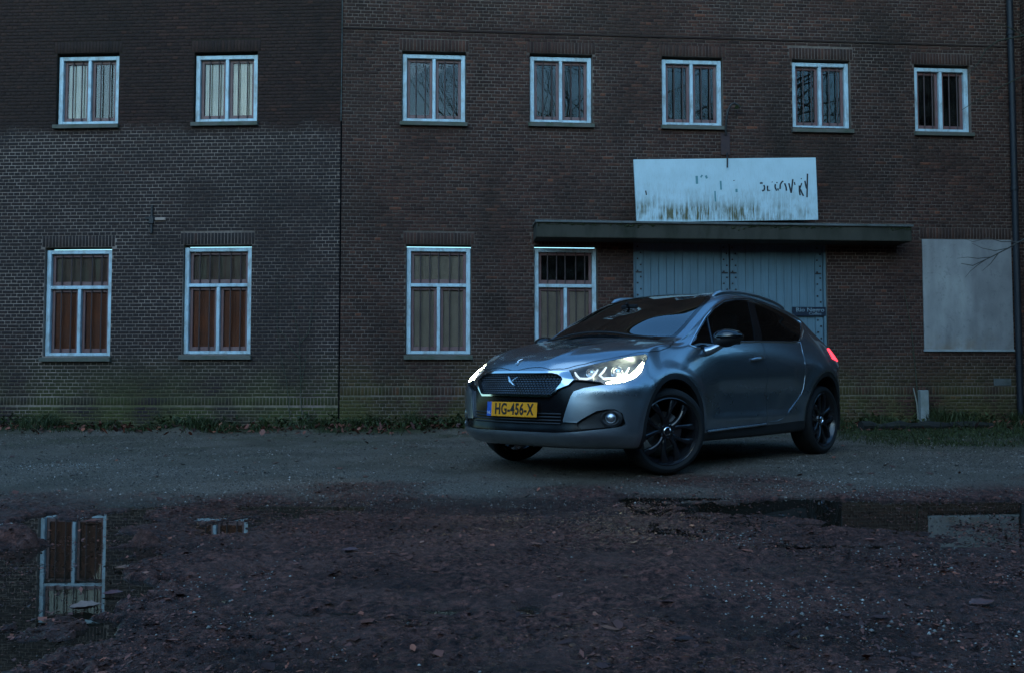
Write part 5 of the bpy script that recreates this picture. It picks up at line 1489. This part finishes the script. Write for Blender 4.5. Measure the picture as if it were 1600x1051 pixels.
# doors: handles, chrome line round the side glass, mirrors
for sd, sg in (('left', 1), ('right', -1)):
    def M_(pts): return pts if sg > 0 else mir(pts)
    m = MB(); q = [off((x, .88, .889 + .004 * i), .028) for i, x in enumerate((-1.165, -1.20, -1.25, -1.30, -1.345))]; q[0] = off((-1.155, .88, .888), .004); q[-1] = off((-1.355, .88, .906), .006)
    m.tube(M_(q), [.009, .014, .015, .014, .010], 10); m.build('handle', MAT_SATIN, doors[sd])
    m = MB(); q = [off((-1.25, .88, .892), -.004)]
    m.lathe([(0, .001), (.026, .0008), (.030, -.004)], 20, 'y', c=(-1.235, sg * (q[0].y + .004) , .893)); m.build('handle_recess', MAT_SATINBLK, doors[sd])
    tr = MB(); pts = []
    P = DLO
    for i in range(len(P)):
        a, b = P[i], P[(i + 1) % len(P)]
        for t in (0, .5):
            h = from_side(a[0] + (b[0] - a[0]) * t, a[1] + (b[1] - a[1]) * t)
            if h: pts.append(off(h, .001))
    pts.append(pts[0].copy()); tr.tube(M_(pts), .0075, 6, False); tr.build('window_trim', MAT_CHROME, car)
    h = [from_side(-2.43, 1.185), from_side(-2.30, 1.125), from_side(-2.22, 1.095)]
    m = MB(); m.tube(M_([off(from_side(-2.565, 1.268), .002), off(from_side(-2.43, 1.187), .002), off(from_side(-2.235, 1.103), .002)]), [.006, .014, .010], 6); m.build('quarter_trim', MAT_CHROME, car)
    m = MB(); m.tube(M_([off(from_side(-.755, 1.235), -.002), off(from_side(-.69, 1.13), -.002), off(from_side(-.625, 1.015), -.002)]), .010, 6); m.build('window_divider', MAT_GLOSSBLK, car)
    for nm, line, par in (('door_edge', [(-.43, .322), (-.8, .331), (-1.2, .341), (-1.40, .347)], doors[sd]),
                          ('door_edge', [(-1.42, .348), (-1.59, .351), (-1.69, .368), (-1.812, .430), (-1.979, .533), (-2.045, .588), (-2.072, .635), (-2.092, .735), (-2.105, .871), (-2.138, .985), (-2.19, 1.075)], doors[sd + 'r'])):
        pts = [off(from_side(*p), -.001) for p in line]; low = line[0][0] > -.5; pts = [p + Vector((0, .010 if low else 0, -.012 if low else 0)) for p in pts]; m = MB(); m.tube(M_(pts), .011 if low else .0042, 8); m.build(nm, MAT_EDGE if low else MAT_PAINT, par)
    # mirror
    mr = empty('door_mirror', (0, 0, 0), 0, car)
    cx_, cy_, cz_ = -.60, .985, 1.052
    def shell(name, mat, zlo, zhi, grow):
        V = []; F = []; nu, nw = 28, 18
        for i in range(nw + 1):
            th = -pi / 2 + pi * i / nw
            for k in range(nu):
                ph = 2 * pi * k / nu
                def sp(c, e): return math.copysign(abs(c) ** e, c)
                ex = sp(cos(th), .8) * sp(cos(ph), .75); ey = sp(cos(th), .8) * sp(sin(ph), .75); ez = sp(sin(th), .8)
                x = ex * (.105 if ex > 0 else .045); y = ey * .115; z = ez * .072
                x -= .030 * max(0, ey); z *= 1 - .35 * max(0, ey); z += .010 * ey
                z = min(max(z, zlo), zhi)
                V.append((cx_ + x * grow, sg * (cy_ + y * grow), cz_ + z * grow))
        for i in range(nw):
            for k in range(nu): F.append((i*nu+k, i*nu+(k+1) % nu, (i+1)*nu+(k+1) % nu, (i+1)*nu+k))
        mb = MB(); mb.add(V, F, True); mb.build(name, mat, mr)
    shell('mirror_cap', MAT_GLOSSBLK, -.012, 1, 1.015); shell('mirror_base', MAT_SATINBLK, -1, -.008, 1.0)
    m = MB(); m.tube(M_([Vector((-.50, .845, .945)), Vector((-.515, .885, .958)), Vector((-.545, .93, .985)), Vector((-.575, .955, 1.01))]), [.040, .036, .030, .030], 12); m.build('mirror_stalk', MAT_PAINT, mr)
    m = MB(); m.box((-.648, sg * .985 - .085, 1.0), (-.643, sg * .985 + .085, 1.10), .002); m.build('mirror_glass', MAT_CHROME, mr)
    # roof rail
    m = MB(); q = M_([Vector(p) for p in ((-1.09, .556, 1.450), (-1.13, .556, 1.472), (-1.22, .555, 1.494), (-1.36, .553, 1.507), (-1.6, .549, 1.511), (-1.9, .54, 1.500), (-2.2, .53, 1.470), (-2.38, .523, 1.440), (-2.47, .52, 1.415))])
    m.tube(q, [.010, .016, .016, .015, .015, .015, .015, .014, .008], 10); m.build('roof_rail', MAT_SATIN, car)
    # arch liner
    for (cx_a, cz_a, R_) in (ARCH_F, ARCH_R):
        V = []; F = []
        for k in range(25):
            an = -pi * .12 + pi * 1.24 * k / 24
            for yy in (.50, .868): V.append((cx_a + (R_ - .030) * cos(an), sg * yy, cz_a + (R_ - .030) * sin(an)))
        F = [(2*k, 2*k+2, 2*k+3, 2*k+1) for k in range(24)]
        b = len(V); V.append((cx_a, sg * .50, cz_a)); F += [(2*k, 2*k+2, b) for k in range(24)]
        mb = MB(); mb.add(V, F, False); mb.build('arch_liner', MAT_TRIM, car)

# wheels
def wheel_template():
    w = empty('wheel', (0, 0, 0), 0, car)
    t = MB(); wd = .110
    prof = [(.254, -wd*.80), (.264, -wd*.93), (.285, -wd*1.02), (.306, -wd*.98), (.322, -wd*.84), (.3285, -wd*.62), (.330, -wd*.30), (.330, wd*.30), (.3285, wd*.62), (.322, wd*.84), (.306, wd*.98), (.285, wd*1.02), (.264, wd*.93), (.254, wd*.80)]
    t.lathe(prof, 64, 'y'); t.build('tyre', MAT_TYRE, w)
    r_ = MB()
    r_.lathe([(r_q * 1.078, h_q) for r_q, h_q in [(.236, -wd*.82), (.243, -wd*.86), (.243, -wd*.80), (.225, -wd*.7), (.215, -wd*.2), (.214, wd*.35), (.226, wd*.70), (.243, wd*.82), (.2435, wd*.90), (.236, wd*.94), (.230, wd*.86), (.222, wd*.68), (.205, wd*.30), (.204, -wd*.7)]], 64, 'y')
    r_.build('rim', MAT_RIM, w)
    d = MB(); d.lathe([(.06, -.012), (.145, -.012), (.145, .010), (.06, .010), (.055, .03), (0, .03)], 40, 'y'); d.build('brake_disc', MAT_DISC, w)
    c = MB()
    for k in range(9):
        pass
    c.prism([(.150 * cos(a), .150 * sin(a)) for a in np.linspace(2.5, 3.7, 10)] + [(.085 * cos(a), .085 * sin(a)) for a in np.linspace(3.7, 2.5, 10)], -.03, .032, lambda a, b, h: (a, h, b)); c.build('brake_caliper', MAT_DKCHROME, w)
    for k in range(5):
        a0 = 2 * pi * k / 5 + .31
        for s in (-1, 1):
            m = MB(); V = []; F = []; n = 13
            for i in range(n):
                u = i / (n - 1); rr = .046 + (.243 - .046) * u
                an = a0 + s * (.10 + .30 * u ** 1.4 + .05 * sin(pi * u))
                hw = (.021 - .010 * sin(pi * min(1, u * 1.15)) + .006 * u) 
                yo = wd * .62 + .016 * sin(pi * u * .9) + .008 * u
                e = Vector((cos(an), 0, sin(an))); tdir = Vector((-sin(an), 0, cos(an)))
                c0 = e * rr
                for (tt, yy) in ((-1, yo - .030), (-1, yo - .006), (-.55, yo), (.55, yo), (1, yo - .006), (1, yo - .030)):
                    V.append(tuple(c0 + tdir * hw * tt + Vector((0, yy, 0))))
            for i in range(n - 1):
                for k2 in range(6): F.append((i*6+k2, i*6+(k2+1) % 6, (i+1)*6+(k2+1) % 6, (i+1)*6+k2))
            F.append(tuple(range(6))); F.append(tuple((n-1)*6 + q for q in range(6))[::-1])
            m.add(V, F, True); m.build('spoke', MAT_RIM, w, sharp=30)
    h = MB(); h.lathe([(.066, wd*.30), (.068, wd*.52), (.060, wd*.64), (.040, wd*.68), (.036, wd*.60), (0, wd*.62)], 30, 'y'); h.build('hub', MAT_RIM, w)
    h = MB(); h.lathe([(.031, wd*.60), (.034, wd*.69), (.030, wd*.72), (.026, wd*.66)], 30, 'y'); h.build('hub_cap', MAT_CHROME, w)
    for k in range(5):
        a = 2 * pi * k / 5 + .31 + pi / 5; h = MB(); h.lathe([(.008, wd*.52), (.008, wd*.66), (.004, wd*.68), (0, wd*.68)], 8, 'y', c=(.052 * cos(a), 0, .052 * sin(a))); h.build('wheel_bolt', MAT_DKCHROME, w)
    return w
w0 = wheel_template()
STEER = radians(-25)
spots = [((WF[0], .760, .333), STEER, 0, .2), ((WF[0], -.760, .333), STEER + pi, 0, 1.1), ((WR[0], .752, .333), 0, 0, .55), ((WR[0], -.752, .333), pi, 0, .1)]
for i, (loc, rz, _, spin) in enumerate(spots):
    if i == 0: w = w0
    else:
        w = w0.copy(); COL.objects.link(w); w.parent = car
        for ch in w0.children:
            c = ch.copy(); COL.objects.link(c); c.parent = w
    w.location = loc; w.rotation_mode = 'ZYX'; w.rotation_euler = (0, spin, rz)

# underside and cabin
m = MB(); m.box((-3.05, -.47, .245), (.72, .47, .31)); m.box((-2.05, -.80, .255), (-.48, .80, .31)); m.box((.36, -.52, .245), (.62, .52, .30)); m.build('underbody', MAT_TRIM, car)
m = MB(); m.box((-3.0, -.49, .30), (.60, .49, .62)); m.box((-.02, -.70, .60), (.3, .70, .80)); m.build('engine_bay', MAT_TRIM, car)
m = MB()
m.prism([(-.10, .78), (-.12, 1.00), (-.32, 1.045), (-.60, 1.02), (-.66, .95), (-.60, .75)], -.66, .66, lambda a, b, h: (a, h, b)); m.build('dashboard', MAT_TRIM, car)
def seat(x, y, w, name='seat'):
    s = empty(name, (x, y, .35), 0, car)
    m = MB(); m.box((-.26, -w/2, .05), (.26, w/2, .22), .05); m.build('cushion', MAT_SEAT, s)
    m = MB(); m.prism([(-.24, .18), (-.12, .18), (-.30, .78), (-.40, .78)], -w/2 + .02, w/2 - .02, lambda a, b, h: (a, h, b)); m.build('backrest', MAT_SEAT, s)
    if w < .7: m = MB(); m.box((-.43, -.13, .79), (-.34, .13, .97), .03); m.build('headrest', MAT_SEAT, s)
    else:
        for yy in (-.4, .4): m = MB(); m.box((-.43, yy - .12, .79), (-.35, yy + .12, .93), .03); m.build('headrest', MAT_SEAT, s)
seat(-1.22, .37, .52); seat(-1.22, -.37, .52); seat(-2.08, 0, 1.28, 'rear_seat')
m = MB(); m.lathe([(.185 + .014 * cos(t), .014 * sin(t)) for t in [2*pi*i/8 for i in range(8)]], 36, 'x', True)
R = Matrix.Rotation(radians(24), 3, 'Y'); m.v = [tuple(R @ Vector(v) + Vector((-.74, .37, 1.0))) for v in m.v]
m.tube([(-.55, .37, .95), (-.735, .37, 1.0)], .03, 8); m.box((-.76, .20, .985), (-.735, .54, 1.015)); m.build('steering_wheel', MAT_TRIM, car)
m = MB(); m.box((-.63, -.09, 1.325), (-.60, .09, 1.375), .012); m.tube([(-.60, 0, 1.36), (-.57, 0, 1.385)], .012, 8); m.build('rear_view_mirror', MAT_TRIM, car)
# wipers
for y0, y1 in ((-.52, .10), (.08, .60)):
    pts = [from_top(-.10 - .035 * abs(t), t) + Vector((0, 0, .016)) for t in np.linspace(y0, y1, 7)]
    m = MB(); m.tube(pts, .008, 6); m.build('wiper', MAT_SATINBLK, car)
# headliner: the inner face of roof, pillars and doors
lin = [f for f in bm.faces if f[REG] in (0, R_FDOOR, R_RDOOR, R_TAIL) and f.calc_center_median().x < -.30 and f.calc_center_median().z > .40]
d = panel_mesh('t', lin, .0, 0, .030); emit('headliner', d, MAT_TRIM, car)
bm.free()
# ================================================================ bare trees: behind the camera (seen in the panes) and beside the yard
MAT_BARK = painted('grey_bark', (0.055, 0.048, 0.040), (0.035, 0.045, 0.02), .6, .9, (1, 1, .3), 8)
def tree_mesh(seed, height, spread, levels=5, lean=(0, 0)):
    r = random.Random(seed); tk = MB(); br = MB()
    def grow(p, d, ln, rad, lev):
        n = 4 if lev < 2 else 3; pts = [p]; q = p.copy(); dd = d.copy()
        for i in range(n):
            dd = (dd + Vector((r.gauss(0, .16), r.gauss(0, .16), r.gauss(.05, .10)))).normalized(); q = q + dd * ln / n; pts.append(q.copy())
        rads = [rad * (1 - .45 * i / n) for i in range(n + 1)]
        (tk if lev == 0 else br).tube(pts, rads, 7 if lev < 2 else (4 if lev < 4 else 3), False)
        if lev >= levels: return
        kids = r.randint(3, 4) if lev < levels - 1 else 3
        for k in range(kids):
            t = r.uniform(.35, 1.0) if k else 1.0
            i = min(n - 1, int(t * n)); s = pts[i].lerp(pts[i + 1], t * n - i) if i < n else pts[-1]
            ax = Vector((r.gauss(0, 1), r.gauss(0, 1), r.gauss(0, .4))).normalized()
            nd = (dd + ax * spread * r.uniform(.6, 1.2)).normalized()
            grow(s, nd, ln * r.uniform(.55, .80), rads[i] * r.uniform(.52, .74), lev + 1)
    grow(Vector((0, 0, -.2)), Vector((lean[0], lean[1], 1)).normalized(), height * .34, height * .017, 0)
    a = tk.mesh('trunk', False); b = br.mesh('crown', False); a.materials.append(MAT_BARK); b.materials.append(MAT_BARK)
    return a, b
tm = [tree_mesh(s, h, .75, 6) for s, h in ((3, 15), (8, 17))]
def place_tree(i, x, y, rz, sc, label, group=None):
    t = empty('bare_tree', (x, y, -.3), rz); t.scale = (sc, sc, sc); tag(t, label, 'tree', group)
    for nm, me in zip(('trunk', 'crown'), tm[i]): o = link_mesh(nm, me, None, t)
    return t
GRP = 'bare trees across the yard, reflected in the upper panes'
for i, (x, y, rz, sc) in enumerate(((5.2, -12, 0, 1.05), (7.6, -10, 2, 1.0), (10.2, -13, 4, 1.1), (12.6, -9, 1, 1.0), (15.6, -11, 3, 1.15), (19.0, -12, 5.5, 1.1), (23.0, -10, 2.6, 1.15), (6.3, -7.5, 1.2, 1.1), (10.8, -7, .4, 1.15), (9.0, -15, 2.2, 1.3), (13.6, -15, 5.1, 1.3), (-16, -16, 5, .9))):
    place_tree(i % 2, x, y, rz, sc, 'tall bare tree seen only as a reflection in the window panes', GRP)

# the near tree at the right, whose twigs hang into the picture
MAT_TWIG = simple('grey_green_twig', (0.045, 0.043, 0.026), .8, spec=.2)
tw = empty('overhanging_tree', (6.6, 7.2, -.1)); tag(tw, 'bare tree at the right whose thin twigs hang before the board and drainpipe', 'tree')
r4 = random.Random(12)
m = MB(); m.tube([(0.2, 0, -.2), (.15, .1, 2), (.05, .2, 4.5), (.1, .3, 7.5)], [.17, .15, .12, .07], 12); m.build('trunk', MAT_BARK, tw)
def P_at(px, py, D):
    a = (px - 800) / 1400.0; b = (525.5 - py) / 1400.0; return Vector((a * D, D * (cos(.048) - b * sin(.048)), .718 + D * (sin(.048) + b * cos(.048)))) - Vector((6.6, 7.2, -.1))
def twig(pts, rad, mat=MAT_TWIG):
    # pts: thick end first
    q = [Vector(p) for p in pts]; mm = MB(); k = len(q); mm.tube(q, [rad * (1 - .75 * i / (k - 1)) for i in range(k)], 5); mm.build('twig', mat, tw)
D = 8.6
twig([(.1, .25, 5.2), P_at(1680, 30, D), P_at(1600, 56, D), P_at(1560, 64, D), P_at(1540, 78, D), P_at(1528, 100, D), P_at(1512, 116, D)], .011)
twig([(.1, .2, 4.6), P_at(1690, 95, D), P_at(1600, 118, D), P_at(1560, 138, D), P_at(1530, 155, D), P_at(1503, 172, D)], .010)
twig([P_at(1560, 138, D), P_at(1535, 136, D), P_at(1515, 145, D)], .004)
twig([P_at(1600, 56, D), P_at(1570, 40, D), P_at(1545, 36, D), P_at(1520, 20, D)], .005)
twig([(.08, .2, 3.4), P_at(1700, 330, D), P_at(1610, 368, D), P_at(1575, 388, D), P_at(1548, 402, D), P_at(1520, 415, D), P_at(1502, 412, D)], .011, MAT_BARK)
for e in ([(1575, 388), (1555, 392), (1535, 388), (1518, 380)], [(1560, 396), (1548, 412), (1534, 424)], [(1590, 378), (1565, 378), (1545, 372), (1520, 378), (1505, 372)], [(1548, 402), (1528, 404), (1512, 402), (1495, 404)], [(1540, 406), (1528, 414), (1516, 424), (1508, 434)]):
    twig([P_at(x, y, D) for x, y in e], .005, MAT_BARK)
twig([(.1, .2, 4.0), P_at(1690, 230, D), P_at(1610, 246, D), P_at(1580, 262, D), P_at(1552, 278, D)], .006)
br = MB()
for k in range(26):
    a = r4.uniform(-1.2, 2.4); z0 = r4.uniform(4.5, 7.3); d = Vector((cos(a), sin(a), r4.uniform(.1, .7)))
    p = Vector((.1, .25, z0)); pts = [p.copy()]
    for i in range(5): d = (d + Vector((r4.gauss(0, .2), r4.gauss(0, .2), r4.gauss(0, .15)))).normalized(); p = p + d * .5; pts.append(p.copy())
    br.tube(pts, [.03, .024, .018, .012, .008, .004], 5)
br.build('crown', MAT_BARK, tw)
# unseen conifers added at the right to darken the wall end and car side
MAT_NEEDLE = litter_material('dark_needle', [(0.0, (0.008, 0.013, 0.007)), (0.6, (0.018, 0.028, 0.013)), (1.0, (0.040, 0.055, 0.022))], .7)
def conifer_mesh(seed, h=13.0, rad=3.0, n=5200):
    r = np.random.default_rng(seed)
    t = 1 - np.sqrt(r.random(n)); z = .6 + t * (h - .6); R = rad * (1 - t) ** .8 * (1 + .25 * np.sin(z * 3.1)) * np.sqrt(r.uniform(.15, 1, n)); a = r.uniform(0, 6.283, n)
    c = np.stack([R * np.cos(a), R * np.sin(a), z - .15 * R], 1); s = r.uniform(.18, .5, n)
    d = np.stack([np.cos(a), np.sin(a), -.35 + r.normal(0, .3, n)], 1); d /= np.linalg.norm(d, axis=1)[:, None]
    q = r.normal(0, 1, (n, 3)); q -= (q * d).sum(1)[:, None] * d; q /= np.linalg.norm(q, axis=1)[:, None]
    V = np.stack([c - d * s[:, None], c + q * s[:, None] * .45, c + d * s[:, None], c - q * s[:, None] * .45], 1).reshape(-1, 3)
    F = np.arange(n * 4).reshape(-1, 4)
    me = mesh_np('crown', V, F); attr_faces(me, 'tint', r.beta(2, 2, n)); me.materials.append(MAT_NEEDLE); return me
con_me = [conifer_mesh(5), conifer_mesh(9, 11.5, 3.4)]
tk = MB(); tk.tube([(0, 0, -.3), (0, 0, 4), (0, 0, 11)], [.22, .17, .03], 9); trunk_me = tk.mesh('trunk'); trunk_me.materials.append(MAT_BARK)
for i, (x, y, rz, sc) in enumerate(((9.9, 4.6, 0, .48), (10.5, 1.0, 1, .55), (10.0, -2.5, 2, .6), (12.5, -6.0, 3, .9), (10.5, -9.5, 4, .9), (13.5, 6.5, 5, .55), (15.0, -1.0, 6, .6), (17.0, -9.0, .5, 1.0), (10.6, 8.4, 2.5, .5))):
    t = empty('conifer', (x, y, -.1), rz); t.scale = (sc,) * 3
    tag(t, 'dark conifer added out of view to shade the right of the yard', 'tree', 'unseen conifers added to shade the right side of the yard')
    link_mesh('trunk', trunk_me, None, t); link_mesh('crown', con_me[i % 2], None, t)

# unseen mass of trees behind and beside the camera, added to block low horizon sky
r = np.random.default_rng(44); n = 150000
seg = r.random(n); side_ = r.random(n) < .30
wx = np.where(side_, r.uniform(-30, -24, n), r.uniform(-60, 60, n)); wy2 = np.where(side_, r.uniform(-24, 12, n), r.uniform(-26, -19, n))
rs_ = r.random(n) < .45; wx = np.where(rs_, r.uniform(12.5, 18, n), wx); wy2 = np.where(rs_, r.uniform(-22, 20, n), wy2)
top = np.where(rs_, 4.3, 8.6) + np.where(rs_, 1.8, 3.0) * fbm(wx * .22, wy2 * .22, 3, 141); hz = top * r.random(n) ** 1.15
c = np.stack([wx, wy2, hz], 1); s = r.uniform(.3, 1.0, n); d = r.normal(0, 1, (n, 3)); d /= np.linalg.norm(d, axis=1)[:, None]
q = r.normal(0, 1, (n, 3)); q -= (q * d).sum(1)[:, None] * d; q /= np.linalg.norm(q, axis=1)[:, None]
V = np.stack([c - d * s[:, None], c + q * s[:, None] * .6, c + d * s[:, None], c - q * s[:, None] * .6], 1).reshape(-1, 3)
me = mesh_np('added_screen_woods', V, np.arange(n * 4).reshape(-1, 4)); attr_faces(me, 'tint', r.beta(2, 2, n))
tag(link_mesh('added_screen_woods', me, MAT_NEEDLE), kind='stuff')
